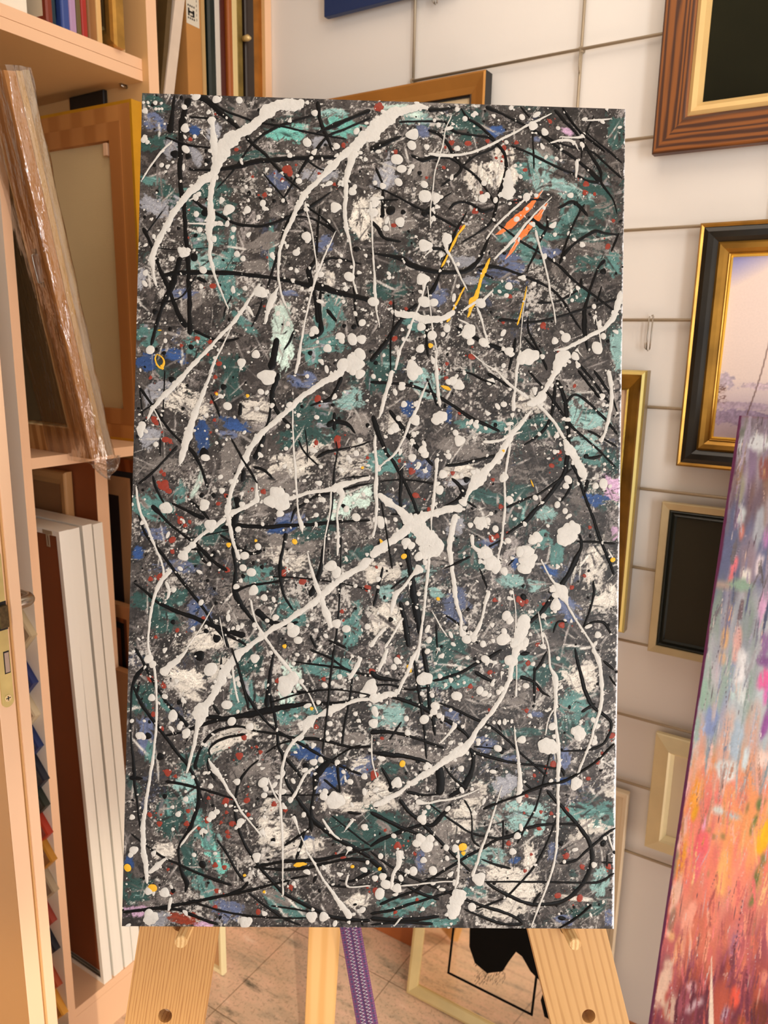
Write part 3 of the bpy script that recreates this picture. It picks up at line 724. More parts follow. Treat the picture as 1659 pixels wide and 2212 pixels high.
F 600,970,12 640,1040,8 650,1100,8 655,1220,12 700,1270,14
F 850,1100,10 850,1200,12 850,1290,8
F 1130,910,20 1180,970,18 1230,1020,20 1290,1090,20 1350,1160,22 1400,1240,24 1420,1330,26 1400,1430,26 1350,1520,24 1280,1590,22 1200,1630,22 1110,1640,20 1010,1635,20 900,1590,20 820,1550,18 740,1500,14
F 1190,1090,10 1150,1200,12 1100,1310,12 1040,1410,12 960,1500,12 870,1590,12 760,1640,12 640,1680,8
F 1150,680,8 1120,800,10 1090,920,12 1050,1040,12 1000,1130,12 940,1250,12
F 730,1495,10 870,1495,10 1000,1495,12 1200,1498,12 1400,1502,12 1480,1490,14 1560,1440,12
F 0,1300,10 120,1390,14 250,1460,14 390,1520,14 540,1580,16 640,1620,16 720,1650,18 850,1690,18 940,1730,18 965,1765,18 850,1765,16 740,1730,16 600,1670,10
F 0,1350,26 60,1400,30 100,1440,20
F 100,1470,16 200,1500,16 300,1560,20 440,1610,16
F 0,1700,16 120,1680,16 250,1640,16 380,1600,14 480,1570,12 560,1540,14
F 0,1730,26 150,1740,20 300,1735,26 440,1715,14
F 0,1770,10 200,1755,14 400,1765,18
F 350,1475,8 540,1478,10
F 710,1350,10 800,1385,14 900,1410,14
F 720,1030,16 830,985,12 930,950,12 1040,905,18 1140,870,16 1240,850,16 1350,790,14 1450,720,14 1560,610,14
F 1310,0,12 1320,60,16 1350,180,20 1380,290,24 1430,380,20 1500,430,18 1540,480,16 1530,550,16 1480,620,16 1390,650,14 1220,660,8
F 1350,410,16 1440,355,20
F 1210,1380,12 1310,1360,14 1380,1300,14 1450,1240,16 1520,1180,14 1570,1150,8
F 1515,1320,12 1515,1400,10
F 1480,1370,12 1550,1375,10
F 1210,1790,8 1280,1750,14 1350,1700,12 1415,1640,14
F 960,40,24 1020,30,14
F 960,180,24 1050,220,14 1100,280,14 1150,310,8
F 1050,120,14 1050,230,16 1050,350,12
F 1130,20,10 1090,100,20 1050,150,8
F 1490,80,16 1560,140,12
F 1530,180,12 1570,240,12
F 1210,1240,40 1230,1260,40
F 1090,1560,14 1040,1640,14
F 810,470,12 840,530,12
F 970,850,10 1030,900,14
F 1200,1725,24 1250,1730,20
"""
ORANGE = """
B 1105,625,6 1050,690,22 980,770,46 900,840,42 840,890,26 800,910,8
B 1130,710,14 1070,800,36 1010,870,36 950,940,32 900,1020,18 865,1065,8
"""
YELLOW = """
B 605,850,20 560,910,14 520,990,16 490,1050,14 455,1120,12
B 765,1060,14 730,1140,28 700,1220,18 680,1300,28 650,1340,50 640,1400,18 620,1440,12
B 605,1240,8 570,1310,14 530,1390,12 490,1470,18
B 1000,1240,6 985,1320,10 965,1400,10 940,1490,12
D 450,100,10 480,110,18 515,125,26
D 60,1080,16 95,1140,30
D 1025,700,8 1045,745,12
E 1150,1440,20 1190,1435,30 1240,1430,14
F 240,105,40 260,155,22
A 240,1800,8 232,1830,12 245,1870,12 270,1890,14 290,1860,14 285,1830,12 260,1805,8 240,1800,8
A 270,1870,26 285,1900,26
A 250,1640,14 275,1640,10
"""
# x,y,radius
WDOTS = {
'A': "165,185,20 155,130,10 185,130,10 233,132,15 273,135,10 237,172,11 258,172,10 277,172,10 425,160,18 505,90,25 640,110,25 790,115,22 160,375,22 180,392,16 545,145,10 350,525,10 275,545,16 402,652,9 495,355,14 430,300,26 520,738,16 505,870,18 722,838,32 843,842,23 946,798,22 918,890,16 835,690,13 752,970,18 775,1135,20 815,1165,18 342,1166,19 425,1125,34 400,1110,20 450,1110,18 620,1035,22 550,1240,25 1240,395,30 1435,420,22 1567,320,20 1290,200,22 1268,498,13 1125,480,18 1110,455,12 1185,650,20 1175,615,12 1428,825,34 1237,1020,30 1240,1050,14 1168,1125,24 1170,1245,14 1445,1210,14 1520,1285,34 1330,1270,22 1205,1365,14 925,1385,38 950,1400,26 828,1362,16 1240,1430,10 1215,1490,8 1480,1450,14 1540,720,26 1555,690,16 1375,1760,28 1460,1680,26 1470,1710,20 1540,1700,35 1600,1700,30 1590,1800,40 1550,1860,60 1480,1870,40 900,1800,28 805,1855,28 850,1785,10 1308,1718,12 1388,1718,10 1290,1640,26 1270,1665,18 200,1770,28 300,1710,14 300,1660,10 1605,1590,24 1560,1530,14 435,440,24 700,860,20 1080,780,14 800,805,8 1000,740,8",
'B': "170,430,35 270,270,35 265,340,30 200,490,28 265,475,16 345,590,24 350,665,38 420,675,30 350,980,38 335,1195,36 490,940,32 345,1340,35 405,1345,28 325,1500,28 395,1555,28 490,1510,24 630,1530,45 640,1595,24 725,1600,30 885,1240,25 870,1300,16 885,1655,26 705,1350,32 935,812,18 555,360,18 435,210,16 870,320,14 970,160,20 1115,255,22 1040,215,30 1360,275,16 1270,905,14 1190,425,14 1450,1635,35 1430,1370,16 1355,975,18 560,1240,12 190,830,30 100,870,20 120,1185,14 50,1120,8 145,1185,8 210,1580,12 320,1640,25 275,1700,14 270,1760,40 30,580,14 80,600,20 180,575,25 1000,670,26 605,1545,26 560,1100,14 360,350,18 410,180,12 605,170,16 555,110,16 925,470,12 960,540,14 1280,660,18 1110,740,12 820,180,8 900,100,14 1200,230,14 30,700,34 20,770,30 640,610,14 720,680,26 745,660,20 1180,910,14 1060,660,14 1240,1060,10 1290,1330,12 20,1340,30 450,670,14 850,1640,14 1310,1690,24 1490,1560,20 1020,1690,50 975,1700,40 1250,1570,30 1180,1590,22 1100,1690,16 250,1500,16 800,690,16",
'C': "975,45,50 933,143,20 712,238,28 675,798,20 560,885,30 558,905,28 1040,820,50 1060,870,60 1000,870,40 308,915,38 285,905,24 570,298,16 1565,975,28 905,255,16 1005,240,12 808,890,20 783,1055,20 1300,960,16 825,1230,28 590,1285,14 955,1508,22 537,1540,17 355,1455,18 1500,1715,26 1435,1680,30 1150,1730,40 1180,1790,26 1130,1700,26 815,1310,22 870,1340,30 770,1435,18 885,1460,30 1303,312,16 565,580,24 1420,935,14 1345,860,18 800,1395,14 1030,1640,20 975,1660,14 570,1700,12 1435,1340,34 1400,1300,36 1060,950,24 915,1170,22 1590,25,30 1540,10,24 1100,520,14 1065,560,12 1330,640,14 940,500,10 1590,465,20 805,1700,14 1640,1700,20 1460,660,14 1500,920,20 1350,150,10 1240,40,14 480,1160,24 600,1030,40 420,1230,34 640,400,10 705,460,9 530,745,9 875,990,9 945,1020,12 915,1260,10 1180,1115,8 1450,1165,12 1270,1620,10 1300,1725,14 1560,1430,14 1270,1650,14 720,1720,10 750,1710,12 780,1700,12 810,1690,14 1010,230,14 1545,880,10 260,130,8",
'D': "200,110,20 215,218,20 180,308,16 285,320,34 278,410,18 335,510,28 350,540,22 268,560,26 445,300,42 420,320,30 570,450,35 565,95,34 530,70,28 500,75,20 853,218,20 850,690,26 440,765,30 70,970,34 160,955,15 705,975,42 800,1015,22 1265,1040,60 1240,1080,44 1300,1010,44 1290,985,24 1065,1070,34 1040,1085,30 1000,1170,44 1010,1220,50 985,1270,36 960,1160,30 1040,1200,24 740,1170,40 775,1230,50 800,1260,36 855,1285,24 1185,1500,34 1180,1540,14 1455,1692,22 1480,170,20 1490,220,14 1255,365,10 1180,522,16 1265,700,24 1250,740,20 1490,725,30 1440,740,20 1055,815,18 310,1190,26 375,1725,20 50,1335,18 600,1170,10 640,990,18 870,1570,30 890,1600,24 1095,352,10 1080,408,12 1520,520,8 1520,550,8 1498,600,10 1497,635,10 495,520,12 155,370,30 130,390,20 465,665,28 760,75,20 680,330,14 235,1490,14 310,1430,14 720,1750,20 900,1420,14 230,1100,30 260,1120,26 60,60,10 300,400,12 600,15,14 615,1720,30 660,1715,24 855,1670,20 850,1720,40 1200,520,10 955,820,10 760,670,10 890,830,26 880,1090,20 950,880,8 1135,995,12 1245,900,18 1195,860,20 20,40,16 270,20,40 300,5,30 500,550,20 545,400,20 660,430,10 700,400,10 750,960,20",
'E': "893,67,30 210,328,24 350,445,30 345,470,20 708,375,30 1455,188,18 1315,358,16 1355,245,18 297,320,18 395,520,20 405,500,16 440,560,28 432,580,20 130,578,24 150,585,20 78,482,14 160,482,10 600,915,18 775,885,22 435,1000,18 1283,755,22 1330,740,18 957,1118,13 905,1380,26 905,1395,22 350,1200,12 385,1100,18 610,1110,26 640,1085,20 590,1135,16 565,1215,14 295,1620,32 190,1610,26 205,1790,44 190,1760,30 830,1820,38 850,1810,26 1270,1780,36 1440,755,16 1457,572,14 1525,885,20 1620,1185,22 1430,1010,56 1390,1010,30 1350,980,26 1360,950,20 1130,1005,18 1390,500,18 1560,435,16 1580,480,14 1540,620,14 740,485,26 860,520,26 1110,230,56 1090,260,50 1140,200,40 490,1370,14 935,1515,14 770,1190,12 800,1150,24 790,1170,20 950,890,34 955,975,20 965,930,20 920,770,12 1405,230,14 1605,1735,20 1620,850,20 1640,1420,14 80,1120,18 90,1340,26 70,1370,18 1200,220,18 1150,100,12 1080,950,20 940,140,12 1000,30,14 1170,450,12 780,420,12 435,950,10 530,420,50 600,140,40 1160,690,10 1540,800,10 1480,820,14 630,1360,12 1160,1580,10 1370,560,16 1380,600,16 1430,600,10 1640,1200,8 1350,1780,30 1150,1560,14 1570,200,12 190,70,30 215,105,24",
'F': "552,305,32 1130,625,54 1160,630,46 1165,500,26 1315,865,36 1335,540,44 1300,530,20 1330,570,26 815,640,22 968,585,24 995,240,20 790,475,12 350,195,44 325,205,30 735,70,26 480,235,12 445,178,16 365,20,18 238,540,18 345,455,30 415,370,28 405,405,24 400,1422,28 695,1475,40 330,1090,28 340,1110,18 545,1280,24 275,1425,28 650,1655,26 170,860,34 690,590,16 690,610,14 1430,600,22 1430,1385,18 910,1300,22 940,1200,22 230,1420,12 355,760,20 485,1275,18 340,1355,20 580,770,20 230,450,18 395,300,16 330,290,14 100,1510,32 170,1535,30 150,1200,16 700,270,26 730,290,20 760,300,14 780,230,14 20,480,30 650,900,12 760,1170,8 1200,65,14 1110,110,12 1040,100,14 620,60,14 570,130,14 560,180,10 600,220,10 870,790,10 560,230,8 900,80,40 950,260,10 330,650,10 170,80,20 150,120,20 245,860,14 370,1015,14 420,1250,14 560,1420,12 560,1330,12 1240,1365,12 820,280,18 840,260,18 360,1260,40 320,1220,34 300,1245,26 380,1220,26 240,1430,14 1490,1620,10 860,460,10 380,640,10 60,1570,34 80,1460,24 0,250,44 30,1470,20 440,430,18 590,500,12 740,560,10"}
RDOTS = {
'A': "465,372,14 770,440,14 1105,570,30 1125,595,22 1075,640,14 958,740,16 918,742,8 878,620,10 455,840,8 1420,670,12 1320,600,12 1480,410,16 450,1025,8 615,1345,20 510,1695,18 595,1715,14 405,1740,12 655,1860,18 580,1800,10 955,1480,8 630,205,8 975,1155,8",
'B': "625,325,20 520,320,18 470,480,12 855,355,18 855,410,14 480,350,10 750,310,14 935,320,14 1150,185,14 55,95,30 150,850,16 670,760,20 710,640,12 805,418,10 840,440,8 1380,585,20 1375,640,18 1435,650,12 990,495,14 930,695,14 580,865,14 1105,1490,20 895,1305,14 1520,985,18 1555,820,12 850,1470,12 130,1345,12 155,1575,18 230,1385,12 1210,1660,14 650,1690,22 490,1735,12 430,1770,12 360,545,10 160,380,16",
'C': "225,325,22 240,350,16 300,460,22 330,470,16 290,690,14 290,765,36 320,800,20 255,745,14 200,50,12 630,45,14 605,210,12 625,330,12 635,150,12 1310,190,24 1440,460,26 1445,495,20 1300,480,16 950,805,18 875,790,12 700,830,14 400,995,24 460,1005,12 430,1030,14 345,1125,22 345,1200,16 265,1370,24 200,1385,16 710,1325,18 1080,1345,24 1210,1400,24 1640,1445,22 550,1645,14 378,1725,14 235,1770,12 1470,1600,14 650,885,14 1640,580,12 1480,1660,8 750,1430,10 600,412,8",
'D': "265,645,22 290,800,20 527,658,14 1160,610,16 1210,525,14 1215,570,12 835,872,16 785,700,12 780,1075,24 810,1060,16 950,1465,20 970,1490,20 1000,1480,14 795,1470,14 1290,1390,14 1370,1315,12 1307,100,12 570,275,10 1110,1495,12 1405,1005,12 1225,1630,20 185,580,12 485,50,14 375,890,14 40,1260,10 1070,1755,14",
'E': "287,250,18 220,440,18 200,205,20 275,535,16 820,590,20 790,715,24 315,825,24 365,850,12 700,1015,24 840,1010,20 585,995,12 930,690,14 905,655,10 1045,217,18 1350,205,14 1300,522,16 1020,1035,18 1095,1075,14 450,1080,14 440,1165,18 260,1165,18 195,1105,16 270,1105,8 580,1140,22 705,1090,12 670,1155,10 740,1165,18 765,1160,12 710,1220,14 715,1250,14 850,1105,14 630,1440,18 690,1455,16 317,1468,10 1130,1585,18 640,1610,16 630,1720,16 915,1750,18 520,1195,12 1480,1395,18 1430,1362,8 345,1620,14 1640,1590,8",
'F': "1010,95,16 765,155,16 640,245,16 1075,262,12 25,810,26 1170,745,22 1125,765,14 1545,560,20 175,1265,24 885,1248,16 1092,1048,12 1158,1058,12 1255,1035,18 1080,1155,14 1255,1330,20 1355,1398,16 1525,1398,18 1340,1600,22 1200,1583,20 990,1425,12 1030,1320,10 40,1555,24 285,1315,12 75,577,12 1050,815,12 1395,835,14 1485,675,12 1000,945,12 985,1055,8 95,1165,10 10,150,20 180,55,12 1455,730,14 1000,400,14 760,395,10 300,1610,12 160,1690,12"}
YDOTS = {'B': "385,1620,16", 'C': "1157,1137,18 720,1158,16 900,1130,10 845,170,12 640,158,10 1607,647,10 1090,1830,14",
         'D': "215,1190,18 850,515,12 433,1462,12 1550,1212,16", 'E': "1540,1447,12 215,1590,28 50,1455,24 1270,400,12 825,1505,10 955,1615,10",
         'F': "205,738,20 590,1270,26 595,1310,14 60,1410,12"}
KDOTS = {'A': "215,145,12 405,95,13 225,545,12 280,545,15 360,470,26 450,485,20 575,520,20 245,718,12 385,962,12 855,728,14 1020,780,14 565,860,26 1565,1100,20 490,1155,26 230,1515,18 330,1630,14 1485,1610,14 1550,1615,18 1260,1790,16 290,1790,14 470,1750,18 1075,1600,7 500,1010,14",
         'B': "315,515,14 190,850,18 130,755,30 1315,710,16 1490,1145,20 1520,1590,12 345,775,20 35,1730,14 210,765,16 480,990,14",
         'C': "340,60,20 1480,900,14 555,545,30 540,830,16 620,830,16 150,795,10 940,1305,14 580,1395,12 625,1450,10 635,1545,12 350,1670,16 640,1780,26 620,1220,20 685,110,20 1205,240,12 1640,365,14 1410,230,12 570,1730,16 815,1365,14 450,480,20",
         'D': "615,700,20 980,1450,20 130,1595,16 1380,550,16 625,1530,12 800,350,14",
         'E': "185,583,22 295,983,16 545,1435,24 350,1610,16 500,790,14 265,720,24 525,50,34 390,360,16 1230,780,20 965,935,12 912,1000,10 1015,1275,16 640,300,14 440,510,14",
         'F': "1490,1250,20 1455,230,10 840,660,18 1490,1250,14 230,800,10"}
# x,y,rx,ry,angle(deg),colour key,coverage
PATCH = {
'A': "230,120,100,50,10,t,1 220,240,80,60,0,b,.7 260,400,110,50,0,t,.9 220,650,90,36,10,T,1 350,760,130,70,30,t,1 560,790,160,120,0,t,1 600,900,120,90,0,t,.9 250,830,110,70,10,L,1 500,480,30,70,-35,L,.9 560,1060,100,60,0,T,.9 640,1170,120,80,0,T,1 560,1200,90,70,0,A,.8 720,1340,70,110,-10,T,.8 740,1040,26,100,5,T,.8 1000,1090,22,150,0,T,.9 870,480,160,30,-5,t,.9 1090,335,110,45,0,a,1 1180,285,60,25,0,a,1 1410,190,110,26,-5,A,1 1460,290,140,60,10,a,.9 1330,390,50,50,0,L,.9 1040,650,70,50,30,b,1 1300,600,120,50,0,L,.6 490,300,40,34,0,B,1 410,1390,80,30,0,b,.8 170,1690,60,70,0,T,1 510,1750,80,80,0,T,1 820,1590,30,100,-50,T,.9 1070,1600,60,130,0,M,1 1080,1780,60,130,10,M,.8 1390,1560,70,110,20,T,1 1330,1740,120,60,0,T,1 1350,1070,60,50,0,b,.9 170,1840,60,50,0,B,1 370,1800,70,40,0,B,.9 640,1860,80,50,0,t,1 470,1480,90,60,-40,g,.8 620,320,40,70,10,L,.7 800,190,40,90,0,g,.8 330,440,50,60,0,L,.7 140,1300,30,80,20,L,.7 1130,1390,60,20,0,b,.9 1600,900,90,110,30,w,.7 880,1210,80,40,0,g,.8 950,1060,140,50,-20,g,.6 1390,1290,30,60,0,w,.9 1280,1780,60,90,0,T,.8",
'B': "270,160,100,44,5,A,1 600,200,140,80,0,t,1 790,250,60,34,0,B,1 350,250,50,60,0,b,.9 1260,250,46,22,25,p,1 1570,250,60,100,0,t,1 1090,440,100,60,25,A,1 1080,540,50,90,0,A,1 1200,610,120,50,20,A,.9 1450,720,140,150,0,t,1 1270,760,50,110,5,T,1 1330,900,180,60,0,t,1 1010,980,110,90,0,T,1 1120,880,80,60,0,T,1 900,920,110,30,-20,T,.9 1150,1020,60,36,15,b,1 900,1100,110,50,5,b,1 600,1080,80,34,0,L,.9 970,500,70,50,30,T,.9 440,1300,60,70,0,b,.9 680,560,60,90,-10,w,.8 830,500,90,120,0,w,1 110,520,60,110,30,L,.9 140,830,130,80,0,g,.9 1530,1090,60,70,0,T,1 1400,1100,100,50,0,t,1 1570,1650,40,140,0,A,1 280,1490,90,50,30,T,1 80,1700,90,70,0,t,1 300,430,30,130,5,g,.8 360,480,40,110,10,g,.7 800,1180,140,60,0,b,.5 780,1250,140,60,0,t,.6 120,1260,120,50,0,t,.6 1330,1290,70,50,0,t,.9 400,60,200,24,0,g,.6 200,120,100,40,0,M,.9 500,700,90,60,0,g,.4 650,880,120,60,-20,g,.5 1120,380,70,30,0,g,.9 30,760,60,100,0,w,.9 640,1200,60,30,0,L,.6 1060,300,30,20,0,b,.8 1410,1000,120,40,0,g,.3",
'C': "720,60,90,130,10,t,1 240,150,100,60,-20,L,.8 760,360,100,40,10,B,1 720,420,70,30,0,b,1 540,430,45,100,5,B,1 1480,230,120,40,-10,A,1 1540,160,60,60,-40,A,.8 1210,320,50,90,5,A,1 1290,300,180,100,0,t,1 1150,440,130,60,-20,t,1 200,450,70,60,-40,L,1 220,910,120,90,30,T,1 390,810,36,80,10,T,1 510,760,20,90,20,M,.9 1130,1000,110,60,-20,b,1 1030,1060,60,34,0,B,1 1150,1140,200,50,10,g,.9 1300,1060,140,60,-20,t,.9 240,1080,80,50,0,b,1 120,1200,40,40,0,B,1 590,1080,110,60,-20,t,1 480,1240,60,60,40,t,1 290,1640,90,90,0,t,1 180,1530,110,50,0,t,1 380,1500,70,60,0,t,.9 510,1610,70,80,-20,b,.8 930,1370,80,80,0,T,1 1140,1600,100,70,40,T,1 1540,1690,70,120,10,T,1 1470,900,70,110,0,M,.8 1600,840,70,60,0,M,.8 1570,350,90,80,0,g,.9 1080,640,200,70,-10,w,.9 1250,520,130,60,-35,w,.9 750,560,90,100,20,g,.9 1110,1240,140,60,20,w,.9 1580,1220,100,40,-15,t,1 880,270,90,80,0,w,.7 420,200,150,90,20,w,.6 560,1780,120,60,-20,w,.8 800,1810,90,60,0,w,.9 300,640,180,50,0,g,.4 800,1570,160,120,20,g,.5 1560,600,120,110,0,w,.5 980,800,160,100,-30,g,.8 700,700,60,60,0,g,.9 1620,1300,60,30,10,w,.9 900,1220,200,40,0,g,.4 1330,380,120,120,0,t,.5 350,1300,120,40,0,b,.4 1210,60,80,60,10,b,.7",
'D': "40,60,60,90,0,t,1 370,60,90,60,0,A,1 380,160,60,30,0,A,.8 80,580,90,60,0,T,1 610,340,70,30,0,T,1 770,360,100,34,0,T,1 1050,360,150,60,-10,t,1 1380,310,120,100,10,A,1 1420,550,100,50,0,T,1 1380,470,80,50,0,A,.8 1530,590,60,100,0,t,1 740,810,140,50,0,t,1 940,880,90,140,0,t,1 1120,940,60,60,40,A,1 980,1370,110,50,10,A,1 1190,1190,40,110,10,T,1 320,630,80,50,0,b,1 1435,815,66,40,0,B,1 1560,1040,24,44,0,p,1 240,240,50,50,0,B,1 500,280,20,60,0,B,1 280,1050,80,34,20,T,1 310,1290,110,50,-20,A,1 540,1490,80,90,0,b,1 740,1110,60,34,0,b,1 1150,1280,70,30,20,B,1 1250,1540,90,70,30,b,1 920,1230,24,44,0,B,1 1430,1250,70,160,5,w,.9 1470,1480,100,40,-20,w,1 1540,1430,50,80,0,w,.9 580,640,140,40,-15,w,.9 540,500,150,60,0,g,.9 90,1590,100,100,40,w,1 560,720,110,20,-5,L,.9 650,1180,70,90,0,t,1 1090,1600,110,70,0,t,1 480,1740,140,60,0,t,1 400,1420,70,34,20,A,1 100,1420,50,50,0,A,1 770,930,120,40,0,g,.8 1540,760,60,70,0,p,.5 60,1290,100,60,0,w,.7 430,1200,120,50,10,g,.9 1000,200,90,50,0,w,.9 1340,100,70,40,0,g,.8 900,660,200,60,0,g,.3 1090,1080,60,60,0,T,.7 860,1640,120,80,0,g,.4 560,1000,50,60,20,L,.7 1560,200,30,120,0,g,.8 150,340,60,60,0,w,.8 700,500,60,60,0,g,.6",
'E': "150,330,80,100,0,t,1 160,560,50,140,0,b,.9 200,680,44,60,0,T,1 290,360,24,70,-35,T,1 600,690,150,50,-30,t,.9 690,640,110,30,-20,w,.9 440,940,70,110,0,A,1 330,1090,80,130,0,t,1 530,1140,60,110,-20,T,1 610,1350,50,170,-25,a,1 560,1240,60,90,-25,T,1 470,1420,60,150,-15,t,1 550,1590,50,80,-30,T,1 90,1610,90,90,0,t,1 280,1790,100,44,0,L,1 820,280,90,110,0,T,1 850,60,80,100,0,t,1 1110,300,60,160,5,M,1 1100,430,60,80,20,T,.9 1390,130,160,60,0,T,1 1240,420,80,60,0,T,1 1190,620,80,60,0,T,.8 1240,700,90,50,10,B,.9 1400,850,100,70,0,B,.9 1330,910,50,90,0,b,1 1600,780,60,60,0,b,1 1230,1270,44,44,0,B,1 1560,1240,180,90,10,t,1 1100,1690,130,60,25,T,1 720,1740,90,60,10,b,1 430,1790,120,44,15,r,1 560,1830,60,30,0,p,.6 60,1420,30,50,0,B,1 450,740,70,70,0,t,1 440,190,140,60,15,w,1 430,290,100,36,25,w,1 640,130,90,60,-30,w,1 1030,1200,110,80,0,w,.9 1170,1330,160,60,-10,w,1 760,560,140,60,-20,w,.6 1440,1010,90,60,0,w,1 1580,1050,110,40,0,w,1 1590,770,50,50,0,w,.5 1000,1060,70,50,-30,w,.9 1000,850,160,70,30,g,.7 830,800,100,60,-20,g,.8 100,1740,100,30,0,p,.4 330,1640,90,60,0,g,.7 1030,1640,120,40,30,g,.7 1580,1680,110,40,-15,w,.9 200,1010,120,50,0,g,.3 700,1240,120,60,0,g,.3 1250,560,140,40,20,g,.5 1540,600,80,40,0,g,.7 300,1340,60,50,0,w,.7",
'F': "500,210,150,50,-5,T,1 90,430,110,80,-10,A,1 1110,170,60,80,20,t,1 1290,350,120,80,20,T,1 1380,460,80,60,0,T,1 1010,540,140,30,0,t,1 990,1090,140,100,0,A,.95 1340,1050,130,60,0,T,1 1440,1080,40,40,0,t,1 90,1160,150,110,20,t,1 640,1340,80,40,0,T,1 770,1330,80,60,0,A,1 670,1560,70,40,0,T,1 520,440,60,60,0,b,1 730,620,70,40,10,b,1 890,710,60,24,0,b,1 860,860,90,60,-20,L,1 1230,850,70,24,0,B,1 1250,700,40,70,0,b,1 1050,415,60,20,10,b,1 370,1290,60,40,0,b,1 310,1380,30,60,-30,b,1 920,1360,34,20,-20,B,1 1170,1290,40,60,0,b,.9 1460,1480,60,90,20,A,1 280,1630,130,50,-20,T,1 150,1640,80,60,0,T,1 430,1760,100,30,0,T,1 1400,1660,120,40,-20,t,1 1250,1740,70,30,0,b,1 1530,1720,40,60,0,b,.9 960,120,90,60,0,T,1 500,80,140,90,0,t,1 130,770,60,40,0,t,1 300,350,100,40,0,t,1 1200,100,70,80,0,t,1 380,1040,60,40,0,t,1 480,1130,30,60,-20,T,1 1350,190,120,90,-20,w,1 700,900,50,60,0,w,.8 650,990,60,70,0,w,1 580,1090,80,70,0,w,1 1410,1150,110,70,-10,w,1 1010,1400,50,130,0,w,1 960,1540,110,100,0,w,1 860,1440,120,50,0,w,.8 850,1690,130,60,0,w,.9 1330,1600,140,18,5,w,1 1530,900,50,60,0,w,1 60,930,90,80,0,w,.8 500,710,90,50,-30,g,1 430,1250,60,190,15,g,.9 260,690,160,60,0,g,.7 1240,500,60,80,0,t,.8 140,590,120,60,0,g,.5 640,930,60,40,0,g,.8 950,700,200,50,0,g,.3 1500,1060,80,90,0,T,.8 1330,1280,90,60,-20,g,.9 570,1420,200,60,0,g,.4 800,300,160,90,0,g,.3"}
# ---------------------------------------------------------------- the big dripped canvas
PC = Vector((.772, .497, 1.38)); PU = Vector((.5557, -.8314, -.0052)); PN = Vector((-.808, -.542, .230))
PM = basis(PC, PU, PN.cross(PU))
PMI = PM.inverted(); CW, CH = .600, 1.0168
def onP(px, py, t=0.0):
    r = ray(px, py); nrm = PM.to_3x3().col[2]; p0 = PC + nrm * t
    return O + r * ((p0 - O).dot(nrm) / r.dot(nrm))
def loc(px, py, t=0.0): return PMI @ onP(px, py, t)

big = thing('abstract_painting', 'large tall unframed canvas of white, black and teal dripped paint on the easel', 'painting', PM)
ROWS = 0
def clampuv(u, v): return max(-CW / 2, min(CW / 2, u)), max(-CH / 2, min(CH / 2, v))
def crop_uv(c, x, y):
    ox, oy, s = CROPS[c]; p = loc(ox + x / s, oy + y / s); return p.x, p.y
def crop_k(c): return .94 / 1650 / CROPS[c][2]
NX, NY = 600, 1017
P = Painter(CW, CH, NX, NY, (70, 65, 64), 3)
g = NX / CW
R = P.r; P.gr = .62
# ground: dark grey scumbled with bristle marks
P.a *= (.72 + .5 * P.noise)[..., None]
pal = [((58, 54, 53), 6), ((78, 73, 71), 8), ((42, 40, 40), 4), ((92, 87, 84), 4), ((110, 104, 102), 1.6), ((146, 140, 138), .7), ((52, 74, 72), 1.0), ((180, 176, 170), .25), ((62, 68, 86), .35)]
pw = np.array([q[1] for q in pal]); pw /= pw.sum()
for i in range(3400):
    c = pal[R.choice(len(pal), p=pw)][0]
    L = R.uniform(6, 34); W = R.uniform(2, 12)
    P.smear(R.uniform(0, NX), R.uniform(0, NY), L, W, R.choice([0, .5, -.6, 1.2, 2.2]) + R.normal() * .5, c, R.uniform(.4, .8), .5, .8, R.uniform(-.5, .5))
# scuffed light flecks where dry white was dragged over the grey
for thr, cc, k_ in ((.74, (140, 135, 131), .7), (.85, (198, 194, 188), .8)):
    m_ = np.clip((P.hf + (P.mf - .5) * .5 + (P.noise - .5) * .9 - thr - .12) * 9, 0, 1)[..., None] * k_; P.a = P.a * (1 - m_) + np.array(cc) * m_
m_ = np.clip((np.roll(P.hf, 77, 0) + (np.roll(P.mf, 91, 1) - .5) * .6 - .74) * 9, 0, 1)[..., None] * .8; P.a = P.a * (1 - m_) + np.array((34, 32, 32)) * m_
KEY = {'t': (44, 74, 71), 'T': (82, 124, 121), 'A': (132, 168, 165), 'a': (104, 172, 162), 'b': (90, 100, 130), 'B': (44, 72, 122), 'L': (146, 148, 156),
       'g': (122, 116, 112), 'w': (206, 200, 190), 'M': (190, 212, 202), 'p': (190, 156, 186), 'r': (128, 52, 34)}
